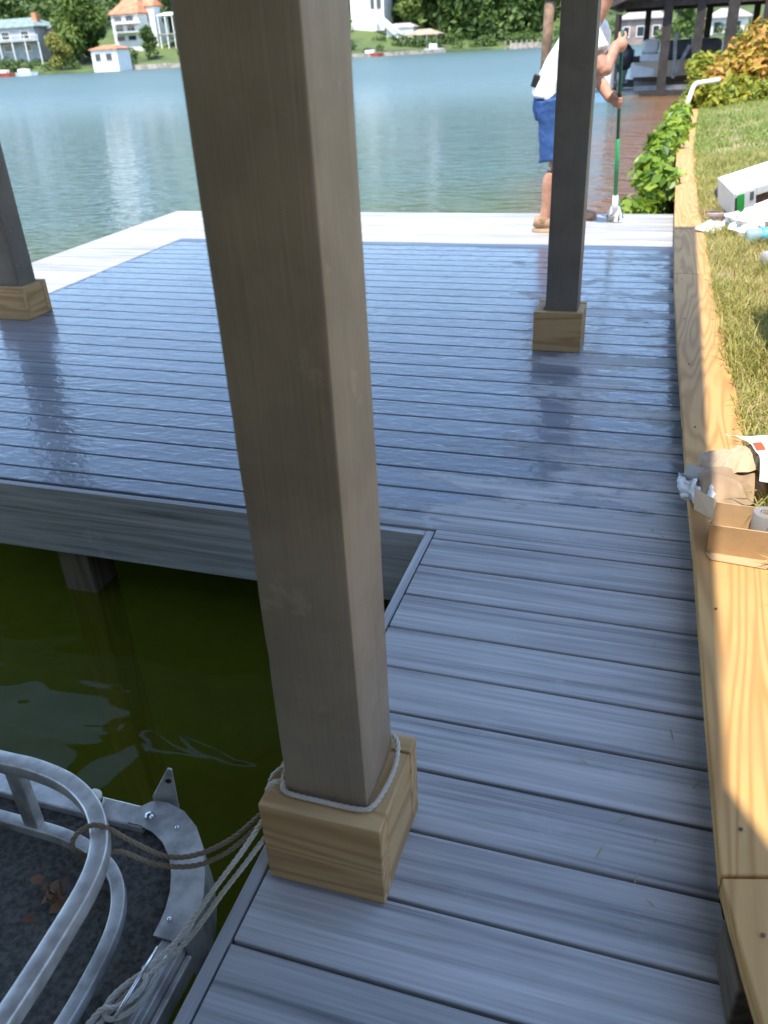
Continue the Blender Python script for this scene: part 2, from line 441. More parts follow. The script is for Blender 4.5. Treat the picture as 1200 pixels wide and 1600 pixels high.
# ------------------------------------------------------------------ dock
PIER_Y0, PIER_Y1, PIER_X0, WALK_X0 = 2.011, 7.108, -4.34, -.541
GAP = .0072
gaps = []
y = 2.0 - .0
PITCH_B = .1428
lines = [1.9685 + PITCH_B*k for k in range(-16, 37)]
dock = thing('boat_dock', 'grey-blue composite board dock, wet with mop water, wrapping a boat slip', 'dock', (0, 0, -.3))
def plank(x0, x1, y0, y1, slant0=None):
    """board with eased edges; x1 may differ at the two long edges to follow the wall"""
    e = .0032; z1 = 0.0; zb = -.024
    prof = [(y0, zb), (y1, zb), (y1, z1-e), (y1-e*.3, z1-e*.3), (y1-e, z1), (y0+e, z1), (y0+e*.3, z1-e*.3), (y0, z1-e)]
    vs = []
    for end in (0, 1):
        for (yy, zz) in prof:
            xx = x0 if end == 0 else x1[0]+(x1[1]-x1[0])*(yy-y0)/(y1-y0)
            vs.append((xx, yy, zz))
    k = len(prof)
    fs = [(i, (i+1) % k, k+(i+1) % k, k+i) for i in range(k)] + [tuple(range(k-1, -1, -1)), tuple(range(k, 2*k))]
    m = MB(); m.add(vs, fs); o = m.build('deck_board', DECK, dock); o.data.polygons.foreach_set('use_smooth', [False]*len(o.data.polygons)); return o
for a, b in zip(lines[:-1], lines[1:]):
    y0 = a+GAP/2; y1 = b-GAP/2
    if y1 > PIER_Y1: continue
    xr = (edge(y0)+.022, edge(y1)+.022)
    if b <= PIER_Y0+.03: plank(WALK_X0+.006, xr, y0, y1)
    elif a < PIER_Y0:   # ripped board at the slip corner
        plank(WALK_X0+.006, xr, y0, PIER_Y0+.008)
        plank(PIER_X0, xr, PIER_Y0+.0085, y1)
    else: plank(PIER_X0, xr, y0, y1)
# fascia boards and slim edge trims round the slip
m = MB(); m.box((PIER_X0, PIER_Y0-.024, -.262), (WALK_X0-.026, PIER_Y0, -.004)); m.build('fascia_board', FASC, dock, bevel=.002)
m = MB(); m.box((WALK_X0-.024, -2.6, -.262), (WALK_X0, PIER_Y0-.001, -.003)); m.build('fascia_board', TRIMY, dock, bevel=.002)
m = MB(); m.box((PIER_X0-.024, PIER_Y0-.024, -.262), (PIER_X0-.001, PIER_Y1+.02, -.004)); m.build('fascia_board', TRIMY, dock, bevel=.002)
m = MB(); m.box((PIER_X0, PIER_Y1-.035, -.262), (.07, PIER_Y1-.011, -.004)); m.build('fascia_board', FASC, dock, bevel=.002)
m = MB(); m.box((WALK_X0-.033, PIER_Y0-.033, -.014), (WALK_X0-.0245, PIER_Y0-.0245, .001)); m.build('corner_trim', TRIMY, dock)
FR = plain('frame_dark_wood', (.10, .085, .06), .9)  # one dark brown for all the deck framing
for yy in (2.06, 2.9, 3.7, 4.5, 5.3, 6.1, 6.9):
    m = MB(); m.box((PIER_X0+.01, yy, -.235), (.06, yy+.038, -.026)); m.build('joist', FR, dock)
for xx in (-.50, -.2, .02):
    m = MB(); m.box((xx, -2.5, -.225), (xx+.038, 2.04, -.0255)); m.build('joist', FR, dock)
for (px_, py_) in ((-2.0, 2.055), (-3.9, 2.10), (-1.95, 4.6), (-3.9, 4.6), (-1.95, 6.8), (-3.9, 6.8), (-.30, 2.3), (-.3, 6.8), (-.50, .9)):
    m = MB(); m.box((px_, py_, -1.75), (px_+.135, py_+.135, -.03)); m.build('piling', PILE, dock, bevel=.006)

# ------------------------------------------------------------------ roof over the dock (above the picture, it shades the deck)
RZ = 2.5
sx, sy = -SUN.x/SUN.z*RZ, -SUN.y/SUN.z*RZ
poly = [(-3.63-sx, -4.3), (1.6, -4.3), (1.6, .45-sy), (.30-sx, .95-sy), (.212-sx, 1.11-sy), (.212-sx, 5.885-sy), (-3.63-sx, 5.885-sy)]  # widened near end is added to throw the diagonal shade on the cap
roof = thing('dock_roof', 'flat timber roof over the dock, out of the picture above', 'roof', (-1.7, 1, RZ))
m = MB(); m.prism(poly, RZ, RZ+.03); m.build('soffit_boards', ROOFW, roof)
m = MB(); m.prism(poly, RZ+.031, RZ+.09); m.build('roof_sheet', ROOFTOP, roof)
for yy in (.955, 3.80):
    m = MB(); m.box((-3.6, yy-.045, RZ-.20), (.0, yy+.045, RZ-.001)); m.build('beam', ROOFW, roof)

# ------------------------------------------------------------------ posts with boxed timber feet
def dock_post(name, label, cx, cyy, bx0, bx1, by0, by1, mat, h=RZ-.2, half=.0705, lean=(0, 0)):
    t = thing(name, label, 'post', (cx, cyy, 0), group='posts holding up the dock roof')
    zt = .18; m = MB()
    base = rsq(half, half, .0035); prof = []
    for i_ in range(len(base)):
        a_, b_ = base[i_], base[(i_+1) % len(base)]; prof.append(a_)
        if math.hypot(b_[0]-a_[0], b_[1]-a_[1]) > .05: prof += [(a_[0]+(b_[0]-a_[0])*q_, a_[1]+(b_[1]-a_[1])*q_) for q_ in (.2, .4, .6, .8)]
    nz_ = 110; pv = []; k_ = len(prof)
    for iz in range(nz_+1):
        zz = .0005+(h-.0005)*iz/nz_
        for (x_, y_) in prof:
            corner = 1 if (abs(x_) > half*.93 and abs(y_) > half*.93) else 0
            q_ = Vector((cx+x_, cyy+y_, zz)); chip = max(0, mnoise.noise(q_*23)-.34)*.0022*corner
            w_ = .0014*mnoise.noise(Vector((q_.x*30, q_.y*30, zz*2.2)))+.0016*mnoise.noise(q_*5)-chip
            r_ = math.hypot(x_, y_); pv.append((cx+x_*(1+w_/r_), cyy+y_*(1+w_/r_), zz))
    pf = [(iz*k_+j_, iz*k_+(j_+1) % k_, (iz+1)*k_+(j_+1) % k_, (iz+1)*k_+j_) for iz in range(nz_) for j_ in range(k_)]
    pf += [tuple(range(k_-1, -1, -1)), tuple(nz_*k_+j_ for j_ in range(k_))]
    m.add(pv, pf); o = m.build('shaft', mat, t, auto=24)
    th = .0375
    for (lo, hi, mt) in (((bx0, by0, .0005), (bx1, by0+th, zt), PINE_X), ((bx0, by1-th, .0005), (bx1, by1, zt+.001), PINE_X),
                         ((bx0+.001, by0+th+.0005, .0005), (bx0+th, by1-th-.0005, zt-.001), PINE_YB), ((bx1-th, by0+th+.0005, .0005), (bx1-.001, by1-th-.0005, zt-.003), PINE_YB)):
        m = MB(); m.box(lo, hi); m.build('foot_board', mt, t, bevel=.0025)
    return t
dock_post('dock_post', 'nearest big brown-painted post with rope looped round its timber foot', -.4205, .920, -.527, -.316, .811, 1.022, POST)
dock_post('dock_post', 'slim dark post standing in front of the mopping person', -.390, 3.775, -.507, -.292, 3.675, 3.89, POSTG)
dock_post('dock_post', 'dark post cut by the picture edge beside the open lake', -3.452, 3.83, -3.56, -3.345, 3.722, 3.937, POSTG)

# ------------------------------------------------------------------ retaining wall with cap boards
wall = thing('retaining_wall', 'timber retaining wall with wide yellow pine cap boards along the lawn', 'wall', (.15, 4, 0))
WID = [(-4, .184), (5.80, .184), (5.801, .150), (9.69, .19), (9.7, .158), (17, .21)]
def cap_seg(y0, y1, mat=PINE_Y, cut0=0., cut1=0., n=10, dz=0):
    L = []; Rr = []
    for i in range(n+1):
        yy = y0+(y1-y0)*i/n; L.append((edge(yy), yy)); 
        wd = lerp_tab(WID, min(yy, y1-.002)); Rr.append((edge(yy)+wd, yy+(cut0 if i == 0 else cut1 if i == n else 0)))
    m = MB(); m.prism([*L[::-1], *Rr][::-1], CAPZ-.038+dz, CAPZ+dz); return m.build('cap_board', mat, wall, bevel=.003)
cap_seg(-.4, .902, cut1=.05, dz=-.002); cap_seg(.906, 4.62, cut0=.05, n=24); cap_seg(4.624, 5.797, dz=.001); cap_seg(5.80, 9.69, dz=.004); cap_seg(9.70, 13, dz=.006); cap_seg(13.004, 16.8)
for yy in (.3, .82, 1.0, 1.6, 2.6, 3.2, 3.8, 4.5, 4.75, 5.2, 5.7, 5.95, 7.0):
    for ox in (.035, .15):
        if yy > 5.8: ox *= .8
        m = MB(); m.lathe([(.0034, -.001), (.0034, .0006), (.0015, .001)], (edge(yy)+ox, yy, CAPZ+(.0045 if yy > 5.8 else .0015)), 8); m.build('screw_head', OLDWOOD, wall)
for (zz0, zz1) in ((-.95, -.47), (-.465, -.22), (-.215, -.06), (-.055, .10)):
    ys = [-.4, .905, 2.3, 4.32, 6.28, 9.7, 13, 16.8]
    L = [(edge(yy)+.03, yy) for yy in ys]; Rr = [(edge(yy)+.12, yy) for yy in ys]
    m = MB(); m.prism([*L[::-1], *Rr][::-1], zz0, zz1); m.build('wall_timber', OLDWOOD, wall, bevel=.004)
m = MB(); m.box((.208, .76, .001), (.262, .872, .095), Matrix.Rotation(.12, 3, 'Z')); m.build('wall_block', OLDWOOD, wall, bevel=.004)

# ------------------------------------------------------------------ near bank
def bank_z(x, y):
    d = x-edge(y)
    z = .128 if d < .22 else .128+.07*(d-.22)/(1+.02*d)
    if d > 2.6: z += .36*(min(d, 24)-2.6)  # out-of-view rise, steepened to bounce warm light onto the near post
    if y > 17: 
        k = min(1, (y-17)/6); z = z*(1-k)+k*(-.9+min(1.2, d*.45)+.05*d)
    return z + .02*mnoise.noise(Vector((x*1.3, y*1.3, 0)))*min(1, d*2)
ys = [-12, -6, -3, -1, 0, .5, 1, 1.5, 2, 2.5, 3, 3.5, 4, 4.5, 5, 5.5, 6, 6.5, 7, 7.5, 8, 9, 10, 11, 12, 13, 14, 15, 16, 17, 18, 19, 20, 22, 25, 30, 36, 45, 60, 80, 110]
ds = [.125, .19, .3, .42, .55, .7, .9, 1.2, 1.6, 2.1, 2.8, 4, 6, 10, 20, 40, 90, 180]
v = [(edge(yy)+d, yy, bank_z(edge(yy)+d, yy)) for yy in ys for d in ds]
k = len(ds); f = [(i*k+j, i*k+j+1, (i+1)*k+j+1, (i+1)*k+j) for i in range(len(ys)-1) for j in range(k-1)]
m = MB(); m.add(v, f); tag(m.build('grass_bank', SOIL, smooth=True), kind='structure')

def blades(name, region, n, hmin, hmax, wd, cols, seed):
    g = np.random.default_rng(seed); V = []; F = []
    x0, x1, y0, y1 = region
    cnt = 0
    for i in range(n):
        yy = y0+(y1-y0)*g.random()**1.3; d = x0+(x1-x0)*g.random()**1.25; xx = edge(yy)+d
        dens = mnoise.noise(Vector((xx*2.3, yy*2.3, 5)))
        if dens < -.25 and g.random() < .6: continue
        z = bank_z(xx, yy)-.004; h = (hmin+(hmax-hmin)*g.random()**1.4)*(1+.9*max(-.4, mnoise.noise(Vector((xx*4, yy*4, 2))))); a = g.random()*6.283; w2 = wd*(.6+.8*g.random())
        ln = h*(.25+.9*g.random()); b = g.random()*6.283
        dx, dy = math.cos(a)*w2, math.sin(a)*w2; bx, by = math.cos(b)*ln, math.sin(b)*ln
        o = len(V)
        V += [(xx-dx, yy-dy, z), (xx+dx, yy+dy, z), (xx+bx*.45+dx*.7, yy+by*.45+dy*.7, z+h*.65), (xx+bx*.45-dx*.7, yy+by*.45-dy*.7, z+h*.65), (xx+bx, yy+by, z+h*(.85 if g.random() < .6 else .45))]
        F += [(o, o+1, o+2, o+3), (o+3, o+2, o+4)]
    me = bpy.data.meshes.new(name); me.from_pydata(V, [], F); me.update(); me.materials.append(cols)
    return link(name, me)
GRASS = leaf_mat('grass_blades', [(.60, .46, .23), (.54, .43, .18), (.42, .38, .12), (.24, .29, .055), (.44, .39, .12), (.62, .49, .27)], .6, .3)
tag(blades('lawn_grass', (.175, 1.5, 1.6, 9.5), 60000, .025, .105, .0026, GRASS, 3), 'short dry and green lawn grass beside the timber cap', 'grass', kind='stuff')
GRASS2 = leaf_mat('grass_blades_green', [(.15, .25, .04), (.20, .29, .055), (.34, .36, .11), (.24, .31, .065)], .6, .3)
tag(blades('lawn_grass', (.17, 4.0, 8, 18), 30000, .035, .08, .006, GRASS2, 4), 'greener lawn grass running back to the shrubs', 'grass', kind='stuff')

# ------------------------------------------------------------------ unseen wooded bank added behind the camera to dim sky light on the posts
v = []; xs_ = [-60, -30, -15, -6, 0, 6, 15, 30, 70]; yo = [(-7.5, -.9), (-7.6, .1), (-12, 1.2), (-20, 4), (-40, 9), (-90, 16)]
v = [(x, yy, zz) for (yy, zz) in yo for x in xs_]; k = len(xs_)
f = [(i*k+j, i*k+j+1, (i+1)*k+j+1, (i+1)*k+j) for i in range(len(yo)-1) for j in range(k-1)]
m = MB(); m.add(v, f); tag(m.build('added_rear_bank', SOIL), kind='structure')

# ------------------------------------------------------------------ foliage
def leaf_cloud(lobes, n, size, seed, flat=.5, shell=.55):
    """leaf-sized folded quads spread through lobes (centre, radii)"""
    g = np.random.default_rng(seed)
    wts = np.array([l[1][0]*l[1][1]+l[1][2]*l[1][0] for l in lobes]); wts = wts/wts.sum()
    idx = g.choice(len(lobes), n, p=wts)
    c = np.array([l[0] for l in lobes])[idx]; r = np.array([l[1] for l in lobes])[idx]
    d = g.normal(size=(n, 3)); d /= np.linalg.norm(d, axis=1)[:, None]
    rad = (shell+(1-shell)*g.random(n)**.6)[:, None]*(.88+.24*g.random(n))[:, None]
    p = c+d*r*rad
    nr = d*.8+g.normal(size=(n, 3))*.55+np.array([0, 0, .45]); nr /= np.linalg.norm(nr, axis=1)[:, None]
    t = np.cross(nr, g.normal(size=(n, 3))); t /= np.linalg.norm(t, axis=1)[:, None]+1e-9
    b = np.cross(nr, t); s = (size*(.6+.8*g.random(n)))[:, None]
    V = np.empty((n, 4, 3)); V[:, 0] = p-t*s; V[:, 1] = p+b*s*flat+nr*s*.18; V[:, 2] = p+t*s; V[:, 3] = p-b*s*flat+nr*s*.18
    F = np.arange(n*4).reshape(n, 4)
    F = np.concatenate([F[:, [0, 1, 2]], F[:, [0, 2, 3]]])
    return V.reshape(-1, 3), F
def cloud_mesh(name, lobes, n, size, seed, mat, **kw):
    V, F = leaf_cloud(lobes, n, size, seed, **kw)
    me = bpy.data.meshes.new(name); me.from_pydata(V.tolist(), [], F.tolist()); me.update(); me.materials.append(mat); return me
BARK = pine_mat('bark', 2, (.13, .10, .075), (.06, .045, .035), knots=False)
L_DARK = leaf_mat('leaves_dark', [(.025, .05, .014), (.045, .085, .02), (.07, .12, .03), (.10, .15, .035)], .5, .2)
L_MID = leaf_mat('leaves_mid', [(.04, .075, .017), (.075, .125, .028), (.11, .17, .035), (.15, .20, .05)], .5, .25)
L_LIGHT = leaf_mat('leaves_light', [(.07, .11, .02), (.12, .18, .03), (.17, .23, .045), (.22, .26, .07)], .5, .3)
L_SHRUB = leaf_mat('leaves_shrub', [(.07, .13, .02), (.17, .24, .03), (.30, .33, .04), (.42, .36, .04), (.22, .28, .03)], .42, .3)
L_GOLD = leaf_mat('leaves_gold', [(.16, .20, .03), (.38, .30, .04), (.52, .33, .06), (.56, .29, .09), (.45, .36, .05)], .42, .3)
L_VINE = leaf_mat('leaves_vine', [(.06, .13, .02), (.14, .24, .025), (.24, .34, .03), (.33, .40, .05)], .4, .32)

def tree_parts(t, h, spread, seed, mat, n=2600, leaf=.55, trunk_h=.35, dark=False):
    r = random.Random(seed)
    m = MB(); pts = [(0, 0, -.8), (r.uniform(-.1, .1), 0, h*.25), (r.uniform(-.3, .3), r.uniform(-.2, .2), h*.55), (r.uniform(-.4, .4), 0, h*.85)]
    m.tube(smooth_path(pts, 4), circ(h*.022, 8), scales=[1.5-1.2*i/12 for i in range(13)])
    lobes = []
    for i in range(13):
        a = r.uniform(0, 6.28); zz = h*(trunk_h+(1-trunk_h)*((i+.5)/13)); k = 1-abs((i+.5)/13-.4)*1.1
        rr = spread*k*r.uniform(.3, .75); c = (math.cos(a)*rr, math.sin(a)*rr, zz)
        q = spread*r.uniform(.34, .52); lobes.append((c, (q, q, q*.8)))
        if i < 8:
            m.tube([(0, 0, zz*.7), (c[0]*.5, c[1]*.5, zz*.86), c], circ(h*.008, 5), scales=[1.2, .8, .3])
    m.build('trunk', BARK, None) if False else None
    tr = m.build('trunk', BARK, None, smooth=True); tr.parent = t
    me = cloud_mesh('crown', lobes, n, leaf, seed, mat); cr = link('crown', me); cr.parent = t

lob = [((rnd.uniform(-32, 34), rnd.uniform(-30, -12), rnd.uniform(1.5, 11)), (rnd.uniform(2, 3.4),)*3) for _ in range(130)]  # unseen crowns added to keep sky light off the post fronts
tag(link('added_rear_woods', cloud_mesh('added_rear_woods', lob, 16000, .7, 15, L_MID)), 'unseen woodland added behind the viewpoint to cut sky light', 'woods', kind='stuff')
# vine that climbs the wall over the water
vt = thing('wall_vine', 'bright green leafy vine spilling over the timber wall into the lake', 'plant', (.0, 8.5, WATER_Z))
lob = []
for i in range(26):
    yy = 7.45+ (i/25)*5.6; k = i/25
    lob.append(((edge(yy)-.03-.26*(1-k)*rnd.random()-.05*rnd.random(), yy, rnd.uniform(-.30, .16+.12*k)), (.17, .2, .17)))
for i in range(7): lob.append(((-.16+.03*i, 7.5+.1*i, -.28+.06*i), (.15, .16, .13)))
link('leaves', cloud_mesh('leaves', lob, 3400, .055, 21, L_VINE, flat=.62), vt)
m = MB()
for i in range(9):
    yy = 7.5+.6*i; m.tube(smooth_path([(edge(yy)-.02, yy, -.5), (edge(yy)-.16*rnd.random(), yy+.1, -.1), (edge(yy)-.05, yy+.3, .18)], 4), circ(.008, 5))
m.build('stems', BARK, vt)
def shrub(name, label, lobes, n, size, seed, mat, base, flat=.5, group=None):
    t = thing(name, label, 'shrub', base, group=group)
    link('leaves', cloud_mesh('leaves', lobes, n, size, seed, mat, flat=flat), t)
    m = MB(); r = random.Random(seed)
    for l in lobes[:10]:
        m.tube(smooth_path([base, (Vector(base)+Vector(l[0]))/2+Vector((r.uniform(-.1, .1), r.uniform(-.1, .1), 0)), l[0]], 4), circ(.018, 5), scales=[1-.07*i for i in range(9)])
    m.build('stems', BARK, t); return t
def lobes_box(c, ext, n, rr, seed):
    r = random.Random(seed); return [((c[0]+r.uniform(-1, 1)*ext[0], c[1]+r.uniform(-1, 1)*ext[1], c[2]+r.uniform(-1, 1)*ext[2]), (rr*r.uniform(.7, 1.2),)*3) for _ in range(n)]
shrub('golden_shrub', 'large shrub with orange-gold new leaves at the end of the lawn', lobes_box((1.75, 17.6, .72), (.85, .9, .28), 22, .33, 5)+lobes_box((1.0, 16.9, .45), (.4, .5, .2), 8, .25, 6), 6000, .075, 31, L_GOLD, (1.5, 17.5, .15))
shrub('green_shrub', 'low green shrub in front of the golden shrub beside the wall', lobes_box((.72, 15.9, .28), (.45, .4, .14), 14, .2, 8)+lobes_box((1.4, 16.4, .32), (.5, .3, .12), 10, .2, 9), 3600, .06, 32, L_SHRUB, (.8, 15.9, .15))
shrub('green_shrub', 'yellow-green shrub at the water end of the wall behind the white pipe rail', lobes_box((.55, 17.6, .42), (.3, .4, .3), 12, .24, 18), 2600, .065, 33, L_SHRUB, (.6, 17.6, .05))
shrub('golden_shrub', 'tall yellow shrub at the picture edge behind the lawn', lobes_box((2.9, 18.4, .95), (.6, .7, .4), 16, .38, 28), 3600, .08, 34, L_GOLD, (2.9, 18.4, .2))

# white pipe rail by the shrubs
m = MB(); pr = [(.14, 15.2, -.45), (.16, 15.2, .1), (.22, 15.3, .42), (.26, 15.35, .50), (.34, 15.4, .52), (.62, 15.6, .54)]
tag(m.tube(smooth_path(pr, 5), circ(.035, 10)).build('pipe_rail', WHITEP, smooth=True), 'bent white pipe handrail at the end of the timber wall', 'handrail')

# ------------------------------------------------------------------ pontoon boat bow in the slip
CARPET = plain('boat_carpet', (.092, .084, .070), .95, .5, 90, bump=.8, bscale=320)
boat = thing('pontoon_boat', 'pontoon boat bow with aluminium rails and dark carpeted deck in the slip', 'boat', (-1.8, -.8, WATER_Z))
BZ = -.10
m = MB(); X0, X1, Yb = -3.05, -.668, .93
outl = [(X0, -5.2), (X1, -5.2), (X1, .72), (-.676, .80), (-.70, .865), (-.745, .912), (-.80, .93), (X0, .93)]
m.prism(outl, BZ-.03, BZ-.004); m.build('carpet_deck', CARPET, boat)
def off(pts, d): return [(x+d[0], y+d[1]) for x, y in pts]
# front edge channel, corner plate and side extrusion
m = MB(); m.box((X0, .898, BZ-.09), (-.86, .948, BZ+.012)); m.build('front_channel', ALU, boat, bevel=.004)
m = MB()
m.box((-.697, -5.2, BZ-.075), (-.652, .705, BZ+.010)); m.box((-.6515, -5.2, BZ-.055), (-.640, .70, BZ-.012)); m.box((-.672, -5.2, BZ+.0105), (-.660, .70, BZ+.018))
m.build('side_extrusion', ALU, boat, bevel=.003)
outer = [(-.893, .938), (-.868, .966), (-.838, .966), (-.795, .955), (-.752, .928), (-.715, .888), (-.684, .838), (-.664, .795), (-.654, .755), (-.650, .700)]
inner = [(-.893, .900), (-.868, .901), (-.832, .893), (-.800, .878), (-.770, .852), (-.745, .818), (-.728, .785), (-.718, .752), (-.714, .728), (-.712, .700)]
m = MB(); k = len(outer)
vs_ = [(x, y, BZ+.0125) for x, y in outer]+[(x, y, BZ+.0125) for x, y in inner]+[(x, y, BZ+.0165) for x, y in outer]+[(x, y, BZ+.0165) for x, y in inner]+[(x*1.0+.004, y+.004, BZ-.10) for x, y in outer]
fs_ = []
for i in range(k-1):
    fs_ += [(2*k+i, 2*k+i+1, 3*k+i+1, 3*k+i), (k+i, k+i+1, i+1, i), (3*k+i, 3*k+i+1, k+i+1, k+i), (2*k+i+1, 2*k+i, 4*k+i, 4*k+i+1)]
m.add(vs_, fs_); cp_ = m.build('corner_plate', ALU2, boat, auto=40)
for (bx_, by_, rr_) in ((-.858, .925, .0085), (-.788, .915, .004), (-.700, .735, .004)):
    m = MB(); m.lathe([(rr_*1.25, 0), (rr_*1.2, rr_*.18), (rr_, rr_*.5), (rr_*.6, rr_*.8), (0.0002, rr_*.9)], (bx_, by_, BZ+.0167), 14); m.build('bolt', STEEL, cp_, smooth=True)
# upright tie plate with a slot
m = MB()
P0, P1 = Vector((-.872, .962, BZ-.01)), Vector((-.800, .985, BZ-.01))
tw = (P1-P0).normalized(); nrm_ = Vector((-tw.y, tw.x, 0))
sh = [(0, 0), (.050, 0), (.054, .112), (.046, .116), (0, .036)]
fr = [P0+tw*a+Vector((0, 0, b)) for a, b in sh]; bk = [p+nrm_*.005 for p in fr]
k = len(sh); m.add(fr+bk, [tuple(range(k)), tuple(range(2*k-1, k-1, -1))]+[(i, k+i, k+(i+1) % k, (i+1) % k) for i in range(k)]); tp_ = m.build('tie_plate', ALU2, boat, bevel=.0015)
m = MB(); hc = P0+tw*.042+Vector((0, 0, .082))-nrm_*.0006
m.lathe([(.0065, 0), (.0065, .0005)], hc, 14, axis=-nrm_); m.build('slot_hole', BLACK, tp_)
# rails
top_c = smooth_path([(-3.0, .838, .098), (-2.0, .838, .098), (-1.30, .838, .098), (-1.09, .836, .098), (-1.01, .836, .098), (-.925, .822, .098), (-.855, .790, .098), (-.808, .748, .098), (-.777, .700, .098), (-.760, .640, .098), (-.752, .55, .098), (-.747, .44, .098), (-.745, .2, .098), (-.745, -1, .098), (-.745, -3, .098)], 8)
m = MB(); m.tube(top_c, rsq(.0155, .0155, .004)); m.build('top_rail', ALU, boat, auto=60)
low_c = smooth_path([(-3.0, .835, -.078), (-2.0, .835, -.078), (-1.30, .835, -.078), (-1.09, .834, -.078), (-.985, .830, -.078), (-.905, .812, -.078), (-.845, .782, -.078), (-.805, .738, -.078), (-.780, .680, -.078), (-.768, .60, -.078), (-.764, .50, -.078), (-.762, .2, -.078), (-.762, -1, -.078), (-.762, -3, -.078)], 8)
m = MB(); m.tube(low_c, rsq(.0125, .0125, .003)); m.build('lower_rail', ALU2, boat, auto=60)
for (ux, uy) in ((-1.063, .836), (-1.9, .836), (-2.8, .836), (-.755, .25), (-.755, -.8), (-.755, -1.9)):
    m = MB(); m.box((ux-.017, uy-.011, -.066), (ux+.017, uy+.011, .083)); m.build('upright', ALU2, boat, bevel=.003)
for cx_ in (-.98, -2.75):
    m = MB(); m.tube([(cx_, -5.2, -.36), (cx_, .35, -.36), (cx_, .62, -.34), (cx_, .84, -.29)], circ(.27, 24), scales=[1, 1, .75, .12]); m.build('pontoon', ALU2, boat, smooth=True)
# bow light: cream dome with a green lens
m = MB(); m.lathe([(.017, 0), (.017, .006), (.0155, .008)], (-.985, .925, BZ+.0125), 18); lb = m.build('bow_light_base', plain('cream_plastic', (.72, .68, .52), .4), boat, smooth=True)
m = MB(); m.lathe([(.0150, .008), (.0155, .012), (.015, .020)], (-.985, .925, BZ+.0125), 18); m.build('green_lens', plain('green_lens', (.004, .12, .075), .12), lb, smooth=True)
m = MB(); m.lathe([(.0165, .020), (.0168, .026), (.013, .032), (.006, .035), (.0005, .0355)], (-.985, .925, BZ+.0125), 18); m.build('light_cap', plain('cream_cap', (.78, .74, .60), .4), lb, smooth=True)
m = MB(); m.tube([atz(246, 1480, -.045), atz(180, 1590, -.05)], circ(.0032, 8)); m.build('metal_rod', STEEL, boat, smooth=True)

# leaf litter on the boat deck
lt = thing('dead_leaves', 'small pile of curled brown dead leaves on the boat carpet', 'leaves', (-.93, .72, BZ))
LITTER = leaf_mat('dead_leaf', [(.10, .05, .03), (.17, .085, .045), (.24, .13, .07), (.07, .04, .03)], .8, .1)
for i in range(26):
    a = rnd.uniform(0, 6.28); rr = abs(rnd.gauss(0, .026)); c = Vector((-.932+math.cos(a)*rr*1.2, .722+math.sin(a)*rr*.9, BZ+.004+.014*rnd.random()))
    e = Euler((rnd.uniform(-.7, .7), rnd.uniform(-.7, .7), rnd.uniform(0, 6.28))).to_matrix(); s_ = rnd.uniform(.010, .022)
    pts = [e @ Vector(q)*s_ + c for q in ((-1, 0, .15), (-.4, .45, -.05), (.4, .38, .05), (1, 0, .35), (.4, -.38, .1), (-.4, -.45, .1), (0, 0, -.12))]
    m = MB(); m.add(pts, [(0, 1, 6), (1, 2, 6), (2, 3, 6), (3, 4, 6), (4, 5, 6), (5, 0, 6)]); m.build('leaf', LITTER, lt, smooth=True)

# ------------------------------------------------------------------ ropes
def rope_mat(name, a, b_):
    m, t, b = new_mat(name); n = N(t); p = n.pos(); f = n.noise(p, 60, 3)
    n.l(n.mix(n.mr(n.noise(p, 9, 3), .35, .65), a, b_), b.inputs['Base Color']); n.l(n.bump(n.noise(p, 900, 2), .5, .001), b.inputs['Normal']); b.inputs['Roughness'].default_value = .85; return m
ROPE_L = rope_mat('pale_rope', (.60, .55, .47), (.52, .47, .36)); ROPE_B = rope_mat('tan_rope', (.30, .24, .16), (.20, .145, .085))
px0, px1, py0, py1 = -.491-.006, -.350+.006, .8495-.006, .9905+.006
dl = thing('dock_line', 'pale twisted dock line looped round the nearest post and coiled on the boat', 'rope', (-.42, .84, .18))
m = MB()
loop = [(px0, py0+.03, .215), (px0-.001, py0+.008, .196), (px0+.012, py0-.003, .187), (-.42, py0-.005, .187), (px1-.016, py0-.005, .188), (px1+.004, py0+.006, .189), (px1+.014, .90, .190), (px1+.014, .95, .194), (px1+.003, py1-.01, .203), (px1-.03, py1+.004, .206), (-.42, py1+.004, .204), (px0+.02, py1+.003, .207), (px0-.001, py1-.02, .21), (px0-.002, .91, .218)]
rope_mesh(m, loop, .0044, 6, closed=True)
m.build('post_loop', ROPE_L, dl)
dm = [Vector((-.530, .835, .13)), Vector((-.56, .80, .075)), Vector((-.60, .75, .02)), Vector((-.645, .69, -.045)), Vector((-.68, .64, -.068)), Vector((-.71, .585, -.075)), Vector((-.735, .50, -.08)), Vector((-.76, .40, -.085))]
m = MB(); rope_mesh(m, [(-.498, .86, .192), (-.522, .845, .186), *dm], .0047, 8); m.build('line_strand', ROPE_L, dl)
dm2 = [p+Vector((.013, .004, -.016+.003*i)) for i, p in enumerate(dm[:4])]+[p+Vector((.012, -.002, 0)) for p in dm[4:]]
m = MB(); rope_mesh(m, [(-.499, .90, .192), (-.530, .87, .175), *dm2], .0047, 8); m.build('line_strand', ROPE_L, dl)
m = MB()
rope_mesh(m, [(-.690, .635, -.068), (-.668, .640, -.069), (-.657, .615, -.070), (-.664, .580, -.070), (-.684, .555, -.070), (-.705, .550, -.071), (-.712, .570, -.066), (-.700, .60, -.064), (-.680, .622, -.06), (-.667, .612, -.058), (-.672, .585, -.058), (-.69, .563, -.058), (-.712, .556, -.062), (-.73, .53, -.078)], .0047, 8)
m.build('line_coil', ROPE_L, dl)
tr_ = thing('tie_rope', 'brown rope looped round the boat rail and tied to the post foot', 'rope', (-.7, .74, .1))
m = MB()
